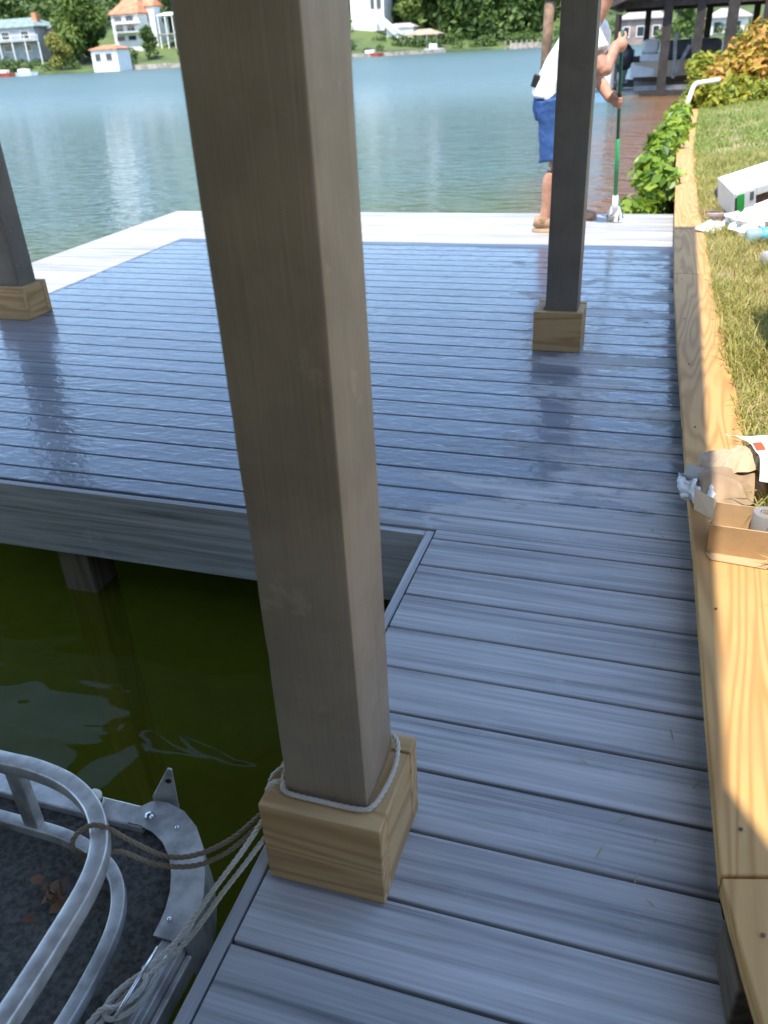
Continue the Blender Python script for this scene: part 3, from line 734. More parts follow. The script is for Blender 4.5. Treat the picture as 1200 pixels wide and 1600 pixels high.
rope_mesh(m, [(-.528, .86, .128), (-.56, .842, .095), (-.60, .815, .062), (-.65, .785, .045), (-.70, .768, .045), (-.76, .760, .075), (-.79, .748, .112), (-.812, .738, .123), (-.833, .722, .112), (-.840, .712, .09), (-.826, .712, .074), (-.795, .722, .070), (-.765, .738, .072), (-.71, .752, .040), (-.65, .772, .032), (-.60, .80, .048), (-.56, .83, .08), (-.529, .85, .115)], .0046, 8)
m.build('rail_loop', ROPE_B, tr_)

# ------------------------------------------------------------------ cardboard box and bags on the cap
CARD = plain('cardboard', (.46, .30, .155), .85, .10, 14, bump=.15, bscale=60); CARD_D = plain('cardboard_fold', (.50, .335, .18), .85, .06)
KRAFT = plain('kraft_paper', (.35, .24, .15), .85, .15, 10, bump=.3, bscale=30)
cb = thing('cardboard_box', 'small open cardboard box with a grey roll on the timber cap', 'box', (.28, 1.9, CAPZ))
z0 = CAPZ+.003
BL, BR = Vector((.192, 1.833, z0)), Vector((.352, 1.822, z0)); dep = Vector((.012, .098, 0)); up = Vector((0, 0, .088))
def panel(name, a, b, c, d, par, mat=CARD, th=.0035):
    nn = (b-a).cross(d-a).normalized()*th; m = MB(); m.add([a, b, c, d, a+nn, b+nn, c+nn, d+nn], [(3, 2, 1, 0), (4, 5, 6, 7), (0, 1, 5, 4), (1, 2, 6, 5), (2, 3, 7, 6), (3, 0, 4, 7)]); return m.build(name, mat, par)
lean = Vector((-.004, -.014, 0)); uf = up*.98
panel('front_panel', BL, BR, BR+uf+lean, BL+uf+lean, cb)
panel('back_panel', BL+dep, BR+dep, BR+dep+up, BL+dep+up, cb)
panel('side_panel', BL+dep, BL, BL+uf+Vector((.0, 0, 0)), BL+dep+up, cb)
panel('side_panel', BR, BR+dep, BR+dep+up, BR+uf, cb)
panel('bottom_panel', BL, BL+dep, BR+dep, BR, cb)
panel('flap', BL+up*.92+Vector((.002, .01, 0)), BL+dep+up+Vector((0, .002, 0)), BL+dep+up+Vector((-.052, .035, .012)), BL+up*.92+Vector((-.040, .055, .0)), cb, CARD_D)
panel('flap', BL+Vector((-.003, -.003, -.0005)), BL+Vector((.008, -.034, -.001)), BR+Vector((-.03, -.036, -.001)), BR+Vector((0, -.003, 0)), cb, CARD_D, .002)
rl = thing('grey_roll', 'grey roll standing inside the small cardboard box', 'roll', (.315, 1.885, z0))
m = MB(); m.lathe([(.030, .004), (.0305, .094), (.029, .096), (.014, .0955), (.0135, .05)], (.315, 1.888, z0), 28); m.build('roll_body', plain('grey_foam', (.23, .21, .20), .8), rl, auto=40)
m = MB(); m.lathe([(.011, .05), (.0115, .094), (.0095, .094), (.009, .06)], (.315, 1.888, z0), 20); m.build('core', plain('roll_core', (.33, .27, .2), .8), rl, auto=40)

def sheet(fn, nu, nv, name, mat, par, thick=.0015, smooth=True):
    V = [fn(i/nu, j/nv) for j in range(nv+1) for i in range(nu+1)]
    F = [(j*(nu+1)+i, j*(nu+1)+i+1, (j+1)*(nu+1)+i+1, (j+1)*(nu+1)+i) for j in range(nv) for i in range(nu)]
    m = MB(); m.add(V, F); o = m.build(name, mat, par, smooth=smooth)
    if thick:
        s = o.modifiers.new('thickness', 'SOLIDIFY'); s.thickness = thick
    return o
def wob(x, y, s, a, k=0): return a*mnoise.noise(Vector((x*s, y*s, k)))
pb = thing('paper_bag', 'crumpled brown paper bag lying behind the small cardboard box', 'bag', (.25, 2.1, CAPZ))
def bag_top(u, v):
    a = Vector((.165+.012*v, 2.035, 0)).lerp(Vector((.335, 2.02, 0)), u); b = Vector((.172, 2.27, 0)).lerp(Vector((.345, 2.24, 0)), u)
    p = a.lerp(b, v); h = .008+.062*math.sin(math.pi*min(1, v*.93+.05))**.7*(0.35+.65*math.sin(math.pi*(u*.8+.12))**.6)
    p.z = CAPZ+h+wob(u*2, v*2, 2.0, .022)+.020*(1-abs(math.sin(u*4.2+v*5+1.5*mnoise.noise(Vector((u*2, v*2, 3))))))**2; return p
sheet(bag_top, 44, 34, 'bag_body', KRAFT, pb, .001)
def bag_mouth(u, v):
    a = Vector((.160, 2.155+.02*u, CAPZ+.035)).lerp(Vector((.335, 2.125, CAPZ+.098)), u); b = Vector((.176, 2.245, CAPZ+.075)).lerp(Vector((.36, 2.26, CAPZ+.125)), u)
    p = a.lerp(b, v); p.z += wob(u*4, v*3, 2.2, .012, 9)+.022*math.sin(math.pi*v); return p
sheet(bag_mouth, 20, 10, 'bag_mouth', plain('kraft_inside', (.47, .36, .24), .85, .1), pb, .001, False)
wp = thing('plastic_wrapper', 'crumpled white wrapper with grey lining hanging over the cap edge', 'wrapper', (.15, 2.1, CAPZ))
GREYL = plain('wrapper_lining', (.42, .40, .36), .6)
def wr(u, v):
    p = Vector((.126, 2.155, CAPZ+.045)).lerp(Vector((.215, 2.045, CAPZ+.062)), u)
    q = Vector((.140, 2.115, CAPZ-.004)).lerp(Vector((.205, 2.02, CAPZ+.012)), u)
    r_ = p.lerp(q, v); s_ = math.sin(u*13+1)*.009+wob(u*5, v*4, 2.5, .012, 6); r_ += Vector((-.6*s_, -s_, .009*math.cos(u*15)*(1-v)))+Vector((-.008, -.008, 0))*math.sin(math.pi*v); return r_
sheet(wr, 26, 12, 'wrapper_skin', WHITEP, wp, .001)
def wr2(u, v):
    p = Vector((.118, 2.155, CAPZ+.052)).lerp(Vector((.165, 2.12, CAPZ+.060)), u); q = p+Vector((.022, .035, .012))
    r_ = p.lerp(q, v); r_.z -= .03*math.sin(math.pi*v); return r_
sheet(wr2, 8, 6, 'wrapper_lining', GREYL, wp, .001)
ws = thing('white_sack', 'white paper sack with red print and pen writing behind the box', 'sack', (.36, 2.2, CAPZ))
def sk(u, v):
    a = Vector((.305, 2.30, CAPZ+.10)).lerp(Vector((.335, 1.99, CAPZ+.125)), u); b = Vector((.30, 2.34, CAPZ+.09)).lerp(Vector((.62, 1.99, CAPZ+.10)), u)
    a = Vector((.235, 2.335, CAPZ+.10)).lerp(Vector((.302, 2.00, CAPZ+.125)), u); b = Vector((.60, 2.36, CAPZ+.085)).lerp(Vector((.60, 1.98, CAPZ+.09)), u)
    p = a.lerp(b, v); p.x += .03*math.sin(math.pi*u)*(1-v); p.z += .028*math.sin(math.pi*u)+wob(u*3, v*3, 1.6, .014, 2); return p
sheet(sk, 24, 20, 'sack_skin', WHITEPAPER, ws, .001)
def sk_mark(u0, v0, du, dv, lift=.0025): return lambda u, v: sk(u0+du*u, v0+dv*v)+Vector((0, -.001, lift))
sheet(sk_mark(.42, .012, .12, .07), 6, 5, 'red_print', plain('red_print', (.62, .08, .025), .6), ws, .0004)
INK = plain('pen_ink', (.05, .05, .06), .6)
def stroke(pts):
    m = MB(); m.tube([sk(a, b)+Vector((0, -.001, .0028)) for a, b in pts], circ(.0008, 5)); m.build('pen_stroke', INK, ws)
stroke([(.66, .155), (.64, .17), (.65, .19), (.685, .19), (.71, .175), (.735, .175)]); stroke([(.76, .176), (.765, .177)])
stroke([(.645, .215), (.64, .235), (.66, .225), (.68, .222)]); stroke([(.645, .25), (.648, .275)])

# ------------------------------------------------------------------ litter on the lawn
tz = .16
ct = thing('white_carton', 'tilted white carton with a green label lying in the lawn litter', 'carton', (.62, 6.2, tz))
q = Euler((math.radians(16), math.radians(-15), math.radians(20))).to_matrix() @ Matrix.Diagonal((.9, .85, .62)); cc = Vector((.445, 6.05, tz-.01))
def cbx(lo, hi, name, mat, par, bv=.004):
    m = MB(); m.box(lo, hi); m.v = [tuple(q @ Vector(p)+cc) for p in m.v]; return m.build(name, mat, par, bevel=bv)
cbx((0, 0, 0), (.012, .30, .30), 'side_panel', WHITEPAPER, ct); cbx((.0125, .288, 0), (.9, .30, .30), 'back_panel', WHITEPAPER, ct); cbx((.0125, 0, .289), (.9, .2875, .30), 'top_panel', WHITEPAPER, ct)
cbx((.0125, 0, 0), (.9, .2875, .012), 'bottom_panel', WHITEPAPER, ct)
cbx((.0126, -.001, .0125), (.16, .011, .2885), 'front_panel', WHITEPAPER, ct); cbx((.1605, -.001, .20), (.9, .011, .2885), 'front_panel', WHITEPAPER, ct)
cbx((.022, -.0035, .03), (.075, -.0012, .27), 'green_label', plain('green_label', (.03, .36, .06), .5), ct, 0); cbx((.008, -.0042, .05), (.021, -.0013, .25), 'dark_print', plain('print_dark', (.03, .05, .03), .6), ct, 0)
cbx((.115, -.004, .17), (.142, -.0012, .262), 'dark_print', plain('print_grey', (.12, .12, .13), .6), ct, 0)
cbx((.17, .05, .02), (.88, .26, .19), 'packing', plain('brown_packing', (.16, .09, .07), .9, .5, 30, bump=.8, bscale=50), ct)
def crumple(name, label, cat, c, r, seed, mat, amp=.25, rz=0, n=28):
    m = MB(); m.ball((0, 0, 0), 1, n, n//2)
    vv = []
    for p in m.v:
        p = Vector(p); d = 1+amp*mnoise.noise(p*1.7+Vector((seed, 0, 0)))+amp*.8*abs(mnoise.noise(p*3.6+Vector((0, seed, 0))))-amp*.4*abs(mnoise.noise(p*7+Vector((0, 0, seed))))
        x = p*d; x = Vector((x.x*r[0], x.y*r[1], x.z*r[2])); x.rotate(Euler((0, 0, rz))); vv.append(tuple(x+Vector(c)))
    m.v = vv; return tag(m.build(name, mat), label, cat)
BAGW = plain('white_bag_film', (.82, .83, .82), .35, .03)
crumple('plastic_bag', 'white crumpled plastic bag in front of the tilted white carton', 'bag', (.52, 5.66, tz+.045), (.13, .16, .075), 3.3, BAGW, .5)
crumple('plastic_bag', 'big bright white plastic bag at the picture edge of the litter', 'bag', (.76, 5.72, tz+.10), (.20, .20, .14), 8.1, BAGW, .4)
crumple('plastic_bag', 'thin white wrapper scrap between the wood strips and the carton', 'wrapper', (.43, 5.78, tz+.03), (.06, .10, .05), 5.7, BAGW, .6)
crumple('black_bag', 'small black crumpled bag on the grass behind the litter', 'bag', (.445, 6.72, tz+.07), (.085, .10, .085), 1.9, BLACK, .5)
m = MB(); m.box((.235, 5.66, tz+.0), (.375, 5.86, tz+.006), Euler((.12, .1, -.5)).to_matrix()); tag(m.build('paper_scrap', WHITEPAPER), 'white paper scrap lying at the edge of the timber cap', 'paper')
TRIMB = plain('brown_trim_scrap', (.17, .11, .08), .7, .3, 20); TRIMG = plain('grey_trim_scrap', (.36, .30, .27), .7, .2, 20)
for i, (x, yy, l_, a, mt, lb_) in enumerate(((.44, 6.17, .34, 1.50, TRIMB, 'thin dark brown wood strip, farthest of three by the carton'), (.43, 6.04, .32, 1.42, TRIMG, 'grey wood strip between two darker ones by the carton'), (.44, 5.94, .32, 1.02, TRIMB, 'short slanting wood strip nearest the white bags'))):
    m = MB(); m.box((x-l_/2, yy-.017, tz+.012+.008*i), (x+l_/2, yy+.017, tz+.03+.008*i), Matrix.Rotation(math.pi/2-a, 3, 'Z')); tag(m.build('wood_strip', mt, bevel=.002), lb_, 'wood strip', 'wood strips in the litter')
def bottle(name, label, c, direction, mats, L=.21, r=.033):
    t = thing(name, label, 'bottle', c); d = Vector(direction)
    m = MB(); pr_ = [(r*.7, 0), (r*.97, .008), (r, .02)]
    for i in range(7):
        zz = .02+(L*.62)*(i+1)/7; pr_ += [(r*.94, zz-.008), (r, zz-.002)]
    pr_ += [(r*.9, L*.76), (r*.55, L*.88), (r*.38, L*.92), (r*.38, L*.95)]
    m.lathe(pr_, c, 20, axis=d); m.build('bottle_body', mats[0], t, smooth=True)
    m = MB(); m.lathe([(r*1.012, L*.30), (r*1.012, L*.55)], c, 20, axis=d); m.build('bottle_label', mats[1], t, smooth=True)
    m = MB(); m.lathe([(r*.44, L*.945), (r*.44, L), (r*.4, L+.002)], c, 16, axis=d); m.build('bottle_cap', mats[2], t, auto=40)
def clear_mat(name, col):
    m, t, b = new_mat(name); n = N(t); b.inputs['Base Color'].default_value = c4(col); b.inputs['Roughness'].default_value = .12; b.inputs['IOR'].default_value = 1.3
    b.inputs['Transmission Weight'].default_value = .55; n.l(n.bump(n.noise(n.pos(), 45, 3), .5, .006), b.inputs['Normal']); return m
BLUEP = plain('blue_film', (.12, .42, .60), .3, .5, 30)
bottle('water_bottle', 'crumpled plastic bottle with light blue wrap beside the white bags', (.47, 5.30, tz+.04), (1, .22, .06), (clear_mat('blue_clear', (.55, .80, .88)), BLUEP, BLUEP), .26, .04)
bottle('water_bottle', 'clear plastic bottle alone on the dry grass nearest the cap', (.52, 4.69, tz+.045), (1, .75, .05), (clear_mat('clear_plastic', (.85, .86, .88)), plain('bottle_label', (.60, .62, .70), .4, .3, 40), WHITEP), .24, .04)
# tall yard bin just outside the frame, its shadow falls across the lawn
bn = thing('yard_bin', 'dark yard bin on the lawn just outside the picture, only its shadow shows', 'bin', (.62, 2.95, .15))
m = MB(); m.add([(.46, 3.0, .14), (.75, 3.0, .14), (.75, 3.3, .14), (.46, 3.3, .14), (.392, 2.96, 1.06), (.80, 2.96, 1.06), (.80, 3.35, 1.06), (.392, 3.35, 1.06)], [(0, 3, 2, 1), (4, 5, 6, 7), (0, 1, 5, 4), (1, 2, 6, 5), (2, 3, 7, 6), (3, 0, 4, 7)]); m.build('bin_body', BLACK, bn, bevel=.015)
m = MB(); m.box((.384, 2.94, 1.062), (.81, 3.37, 1.11)); m.build('bin_lid', BLACK, bn, bevel=.015)

# ------------------------------------------------------------------ person mopping
SKIN = plain('skin', (.50, .25, .165), .5, .12, 25, bump=.15, bscale=150); SHIRT = plain('white_shirt', (.80, .80, .80), .85, .03, 9, bump=.4, bscale=18)
SHORTS = plain('blue_shorts', (.026, .08, .235), .8, .18, 9, bump=.35, bscale=22); SHOE = plain('tan_shoe', (.33, .21, .12), .75, .2, 30); SOLE = plain('shoe_sole', (.50, .35, .22), .8); HAIR = plain('grey_hair', (.18, .16, .14), .8, .3, 60)
per = thing('person', 'person in white shirt and blue shorts bending to mop the far deck', 'person', (-.75, 6.55, 0))
def loft(mb, pts, radii, n=14, up=(0, 0, 1), sub=4):
    path = smooth_path(pts, sub); k = len(pts); sc = []
    for i in range(len(path)):
        t = i/sub; a = min(int(t), k-2); fz = t-a
        ra = radii[a] if isinstance(radii[a], (tuple, list)) else (radii[a],)*2; rb = radii[a+1] if isinstance(radii[a+1], (tuple, list)) else (radii[a+1],)*2
        sc.append((ra[0]+(rb[0]-ra[0])*fz, ra[1]+(rb[1]-ra[1])*fz))
    mb.tube(path, circ(1, n), up=up, scales=sc)
    return mb
hip = Vector((-.80, 6.52, .90)); chest = Vector((-.67, 6.50, 1.21)); neck = Vector((-.565, 6.50, 1.365)); head = Vector((-.465, 6.50, 1.585))
shR, shL = Vector((-.60, 6.31, 1.27)), Vector((-.57, 6.69, 1.27))
elR, haR = Vector((-.475, 6.25, 1.045)), Vector((-.405, 6.40, 1.215))
elL, haL = Vector((-.545, 6.72, .985)), Vector((-.425, 6.52, .845))
hpR, knR, anR = Vector((-.80, 6.42, .84)), Vector((-.76, 6.38, .47)), Vector((-.835, 6.36, .09))
hpL, knL, anL = Vector((-.80, 6.62, .84)), Vector((-.67, 6.72, .48)), Vector((-.69, 6.82, .09))
b_ = MB()
loft(b_, [hip+Vector((-.02, 0, -.06)), hip+Vector((.02, 0, .1)), chest, neck+Vector((-.05, 0, -.04))], [(.16, .12), (.15, .115), (.185, .125), (.12, .08)], 18, up=(1, 0, 0))
loft(b_, [neck+Vector((-.04, 0, -.05)), neck+Vector((.01, 0, .02)), head+Vector((-.02, 0, -.03))], [.07, .058, .06], 14, up=(1, 0, 0))
hr = Euler((0, math.radians(28), 0)).to_matrix()
b_.ball(head, (.098, .077, .118), 18, 12, hr)
b_.ball(head+hr @ Vector((.045, 0, -.06)), (.055, .055, .06), 12, 8, hr)
b_.ball(head+hr @ Vector((.103, 0, -.02)), (.018, .014, .026), 8, 6, hr)
for s_ in (-1, 1):
    b_.ball(head+hr @ Vector((-.005, .078*s_, -.015)), (.02, .012, .032), 8, 6, hr)
for (s_, e_, h_) in ((shR, elR, haR), (shL, elL, haL)):
    loft(b_, [s_+(chest-s_)*.25, s_, s_.lerp(e_, .5), e_, e_.lerp(h_, .35), e_.lerp(h_, .9)], [.06, .062, .052, .044, .044, .029], 12)
for (h_, a_, k_) in ((hpR, anR, knR), (hpL, anL, knL)):
    loft(b_, [h_, h_.lerp(k_, .5), k_, k_.lerp(a_, .35)+Vector((-.015, 0, 0)), k_.lerp(a_, .8), a_+Vector((0, 0, -.03))], [.092, .08, .058, .058, .036, .04], 14)
    b_.ball(a_+Vector((.07, 0, -.055)), (.12, .04, .03), 12, 8)
POLE_T, POLE_B = Vector((-.388, 6.42, 1.27)), Vector((-.352, 6.76, .075))
pd = (POLE_B-POLE_T).normalized()
def on_pole(z): return POLE_T+pd*((z-POLE_T.z)/pd.z)
for (h_, e_, z_) in ((haR, elR, haR.z), (haL, elL, haL.z)):
    g_ = on_pole(z_); dirn = (g_-e_).normalized(); side = pd.cross(dirn).normalized()
    palm = g_-dirn*.045+side*.012
    b_.ball(palm, (.045, .045, .045), 12, 8); loft(b_, [e_.lerp(h_, .85), palm], [.029, .034], 10)
    for k_ in range(4):
        c0 = palm+pd*(-.032+.021*k_); L_ = (.95, 1.08, 1.0, .85)[k_]
        fp = [c0+side*.02+dirn*.02, g_+side*.026*L_+pd*(-.03+.02*k_), g_+dirn*.026*L_+side*.008+pd*(-.03+.02*k_), g_-side*.018+dirn*.012+pd*(-.03+.02*k_)]
        loft(b_, fp, [.0105, .0098, .009, .0075], 8, sub=3)
    loft(b_, [palm-pd*.03-side*.01, palm-pd*.045+dirn*.03-side*.022, g_-pd*.035-side*.020+dirn*.012], [.0125, .0108, .009], 8, sub=3)
bo = b_.build('body', SKIN, per, smooth=True)
rm = bo.modifiers.new('fuse', 'REMESH'); rm.mode = 'VOXEL'; rm.voxel_size = .0065; rm.use_smooth_shade = True
sm = bo.modifiers.new('soften', 'SMOOTH'); sm.factor = .5; sm.iterations = 3
for s_ in (-1, 1):
    m = MB(); m.ball(head+hr @ Vector((.088, .031*s_, .008)), .0125, 10, 8); m.build('eye', plain('eye_dark', (.06, .04, .03), .2), per, smooth=True)
m = MB(); m.ball(head+hr @ Vector((-.014, 0, .026)), (.098, .083, .108), 18, 12, hr); m.build('hair', HAIR, per, smooth=True)
m = MB(); m.ball(head+hr @ Vector((.086, 0, -.068)), (.013, .023, .006), 8, 6, hr); m.build('mouth', plain('lips', (.36, .13, .10), .5), per, smooth=True)
# shirt
m = MB()
loft(m, [hip+Vector((-.055, 0, -.03)), hip+Vector((-.015, 0, .07)), chest+Vector((-.05, 0, -.09)), chest+Vector((.015, 0, .03)), neck+Vector((-.05, 0, -.035)), neck+Vector((-.012, 0, .005))], [(.195, .135), (.188, .135), (.20, .145), (.205, .14), (.145, .095), (.075, .068)], 22, up=(1, 0, 0), sub=5)
for (s_, e_) in ((shR, elR), (shL, elL)):
    loft(m, [s_+(chest-s_)*.35, s_, s_.lerp(e_, .32), s_.lerp(e_, .56)], [.075, .085, .082, .086], 14)
so_ = m.build('shirt', SHIRT, per, smooth=True)
r2 = so_.modifiers.new('fuse', 'REMESH'); r2.mode = 'VOXEL'; r2.voxel_size = .008; r2.use_smooth_shade = True
s2 = so_.modifiers.new('soften', 'SMOOTH'); s2.factor = .5; s2.iterations = 4
fold = bpy.data.textures.new('cloth_folds', 'CLOUDS'); fold.noise_scale = .11; fold.noise_depth = 2
d2 = so_.modifiers.new('folds', 'DISPLACE'); d2.texture = fold; d2.strength = .035; d2.mid_level = .5
m = MB()
loft(m, [hip+Vector((-.01, 0, .06)), hip+Vector((-.03, 0, -.06)), hip+Vector((-.02, 0, -.14))], [(.178, .132), (.195, .145), (.17, .13)], 20, up=(1, 0, 0))
for (h_, k_) in ((hpR, knR), (hpL, knL)):
    loft(m, [h_+Vector((-.02, 0, .03)), h_.lerp(k_, .4)+Vector((-.015, 0, 0)), h_.lerp(k_, .96)+Vector((-.02, 0, 0))], [.115, .108, .105], 16)
s3 = m.build('shorts', SHORTS, per, smooth=True)
r3 = s3.modifiers.new('fuse', 'REMESH'); r3.mode = 'VOXEL'; r3.voxel_size = .008; r3.use_smooth_shade = True
d3 = s3.modifiers.new('folds', 'DISPLACE'); d3.texture = fold; d3.strength = .03; d3.mid_level = .5
for a_ in (anR, anL):
    yaw_ = .05 if a_ is anR else .25
    rt = Matrix.Rotation(yaw_, 3, 'Z'); m = MB()
    def so2(x, yy, z): return rt @ Vector((x, yy, z))+Vector((a_.x, a_.y, 0))
    loft(m, [so2(-.07, 0, .075), so2(-.02, 0, .068), so2(.06, 0, .058), so2(.14, 0, .046), so2(.195, 0, .036)], [(.036, .034), (.043, .048), (.048, .038), (.048, .028), (.03, .016)], 14)
    loft(m, [so2(0, 0, .07), so2(-.005, 0, .105)], [.046, .044], 14)
    sh_ = m.build('shoe', SHOE, per, smooth=True)
    m = MB(); pts = []
    for i in range(20):
        an = 2*math.pi*i/20; pts.append(so2(.06+.145*math.cos(an), .048*math.sin(an)*(1 if math.cos(an) > -.3 else .85), 0))
    m.prism([(p.x, p.y) for p in pts], .001, .026); m.build('sole', SOLE, sh_, bevel=.004)
m = MB(); m.box((-.962, 6.39, .955), (-.918, 6.45, 1.035), Euler((0, .3, 0)).to_matrix()); m.build('belt_pouch', BLACK, per, bevel=.006)
# mop
mp = thing('deck_mop', 'green-handled mop with white head standing on the sunlit deck', 'mop', (-.35, 6.76, 0))
GREENP = plain('green_handle', (.03, .28, .10), .35, .1, 12); DGREEN = plain('dark_green_grip', (.015, .11, .055), .5)
m = MB(); m.tube([on_pole(1.27), on_pole(.60)], circ(.0115, 10)); m.build('grip', DGREEN, mp, smooth=True)
m = MB(); m.tube([on_pole(.60), on_pole(.20)], circ(.0155, 10)); m.build('handle', GREENP, mp, smooth=True)
m = MB(); m.tube([on_pole(.20), on_pole(.05)], circ(.026, 12), scales=[.75, 1.0]); m.build('collar', WHITEP, mp, smooth=True)
m = MB(); m.box((-.41, 6.735, .012), (-.30, 6.785, .05)); m.build('mop_block', plain('mop_grey', (.16, .17, .17), .7), mp, bevel=.008)
FIB = plain('mop_fibre', (.75, .76, .74), .9)
for i in range(16):
    xx = -.405+.1*i/15; m = MB(); m.tube(smooth_path([(xx*.5-.352*.5, 6.755, .115), (xx, 6.74+.02*rnd.random(), .06), (xx*1.0, 6.72+.08*rnd.random(), .006)], 3), circ(.006, 5)); m.build('strand', FIB, mp)
m = MB(); m.add([(-.345, 6.80, .19), (-.285, 6.82, .02), (-.335, 6.83, .02), (-.342, 6.806, .19), (-.285, 6.826, .02), (-.335, 6.836, .02)], [(0, 1, 2), (5, 4, 3), (0, 3, 4, 1), (1, 4, 5, 2), (2, 5, 3, 0)]); m.build('wringer_cup', plain('pale_green_plastic', (.12, .33, .23), .4), mp)

# ------------------------------------------------------------------ neighbour's boathouse, boat and piling
DARKW = plain('dark_stained_wood', (.035, .028, .024), .8, .3, 6); DARKROOF = plain('dark_roof', (.06, .05, .045), .9, .25, 3); BROWNP = plain('brown_piling', (.20, .12, .07), .8, .3, 5)
nb = thing('neighbour_boathouse', 'dark open-sided boathouse on posts beyond the shrubs', 'boathouse', (.5, 31, WATER_Z))
def post_at(px, Y, z0, z1, wd, mat=DARKW, par=nb, name='post'):
    p = at(px, 90, Y); m = MB(); m.box((p.x-wd/2, Y-wd/2, z0), (p.x+wd/2, Y+wd/2, z1)); return m.build(name, mat, par)
RIDX, RIDZ = 1.6, 3.35
def roof_z(x): return RIDZ-abs(x-RIDX)*.38
for (px, Y, wd) in ((962, 34.4, .20), (1007, 34.4, .19), (1037, 29.6, .26), (1087, 29.6, .25), (1136, 29.6, .30), (1172, 34.4, .2), (1190, 29.6, .25), (1100, 34.4, .2)):
    xx = at(px, 90, Y).x; post_at(px, Y, -1.6, roof_z(xx)-.05, wd)
xl = at(950, 22, 29).x
for s_ in (1, -1):
    xe = xl if s_ > 0 else 2*RIDX-xl
    m = MB(); m.add([(xe, 28.9, roof_z(xe)), (RIDX, 28.9, RIDZ), (RIDX, 35.3, RIDZ), (xe, 35.3, roof_z(xe)), (xe, 28.9, roof_z(xe)+.14), (RIDX, 28.9, RIDZ+.14), (RIDX, 35.3, RIDZ+.14), (xe, 35.3, roof_z(xe)+.14)], [(3, 2, 1, 0), (4, 5, 6, 7), (0, 1, 5, 4), (1, 2, 6, 5), (2, 3, 7, 6), (3, 0, 4, 7)]); m.build('roof_slope', DARKROOF, nb)
for Y in (29.6, 34.4):
    m = MB(); m.box((xl+.2, Y-.08, roof_z(xl)-.02), (2*RIDX-xl-.2, Y+.08, roof_z(xl)+.16)); m.build('tie_beam', DARKW, nb)
m = MB(); m.box((at(1000, 140, 30.0).x, 29.5, -.46), (3.4, 29.7, -.36)); m.build('low_beam', DARKW, nb)
m = MB(); m.box((at(948, 140, 34.2).x, 34.0, -.42), (3.6, 34.9, -.2)); m.build('walkway', plain('grey_walkway_far', (.05, .045, .04), .9, .3, 4), nb)
# lift frame
LIFT = plain('galvanised_lift', (.30, .31, .32), .5, .2, 5, .6)
lf = thing('boat_lift', 'grey metal boat lift frame inside the dark boathouse', 'boat lift', (.2, 31.5, WATER_Z))
for (a, b2) in (((1053, 118), (1056, 52)), ((1050, 122), (1078, 70)), ((1086, 122), (1083, 60))):
    m = MB(); m.tube([at(*a, 30.3), at(*b2, 30.3)], rsq(.055, .055, .01)); m.build('lift_arm', LIFT, lf)
for Y in (30.4, 33.2):
    m = MB(); m.box((at(990, 135, Y).x, Y-.06, -.36), (2.7, Y+.06, -.22)); m.build('lift_beam', LIFT, lf)
# lift boat
HULL = plain('boat_hull_cream', (.46, .40, .31), .35, .12, 2); GREYSEAT = plain('boat_seat_grey', (.55, .56, .58), .5, .1, 3); COVER = plain('boat_cover_dark', (.045, .047, .052), .7, .3, 3)
nbo = thing('motor_boat', 'motor boat with white stern seat and black outboard on the lift', 'boat', (.5, 31.5, -.2))
xs0, xs1 = at(990, 110, 31).x, at(1150, 110, 31).x
def hull_ring(x, half, zk, zc, zt):
    return [(x, 31.8-half, zt), (x, 31.8-half*.92, zc), (x, 31.8, zk), (x, 31.8+half*.92, zc), (x, 31.8+half, zt)]
rs = [hull_ring(xs0, .95, -.15, .0, .42), hull_ring(xs0+1.2, 1.0, -.2, .0, .45), hull_ring(xs0+2.4, .9, -.15, .05, .5), hull_ring(xs1, .08, .4, .5, .66)]
m = MB(); vv = [p for r_ in rs for p in r_]; ff = []
for i in range(3):
    for j in range(4): ff.append((i*5+j, i*5+j+1, (i+1)*5+j+1, (i+1)*5+j))
    ff.append((i*5+4, i*5, (i+1)*5, (i+1)*5+4))
ff.append((0, 1, 2, 3, 4)); m.add(vv, ff); m.build('hull', HULL, nbo)
x1_, x2_ = at(1000, 90, 31).x, at(1032, 90, 31).x
m = MB(); m.box((x1_, 31.0, .42), (x2_, 32.6, .66)); m.build('stern_seat', GREYSEAT, nbo, bevel=.05); m = MB(); m.box((x1_+.05, 31.0, .665), (x2_-.1, 32.6, 1.05)); m.build('seat_back', GREYSEAT, nbo, bevel=.08)
m = MB(); m.box((x1_-.25, 30.86, .0), (x1_+.5, 30.99, .42)); m.build('stern_panel', GREYSEAT, nbo, bevel=.03)
m = MB(); m.box((x2_+.1, 31.0, .45), (xs1-.5, 32.6, 1.0)); m.build('covered_cockpit', COVER, nbo, bevel=.15)
mo = Vector((at(974, 100, 30.9).x, 31.4, 0))
OUTB = plain('outboard_black', (.03, .032, .036), .25, .2, 4); OUTG = plain('outboard_grey', (.20, .21, .22), .4, .2, 6)
m = MB(); loft(m, [mo+Vector((.08, 0, .95)), mo+Vector((.03, 0, .85)), mo+Vector((0, 0, .6)), mo+Vector((-.03, 0, .35)), mo+Vector((0, 0, .2))], [(.10, .14), (.25, .26), (.32, .30), (.30, .28), (.18, .2)], 16, up=(1, 0, 0)); ob = m.build('outboard_cowl', OUTB, nbo, smooth=True)
m = MB(); loft(m, [mo+Vector((-.02, 0, .25)), mo+Vector((-.05, 0, -.05)), mo+Vector((-.1, 0, -.45))], [(.2, .16), (.15, .12), (.1, .07)], 12, up=(1, 0, 0)); m.box(mo+Vector((-.45, -.1, -.16)), mo+Vector((.15, .1, -.12))); ml = m.build('outboard_leg', OUTG, nbo, smooth=False)
m = MB()
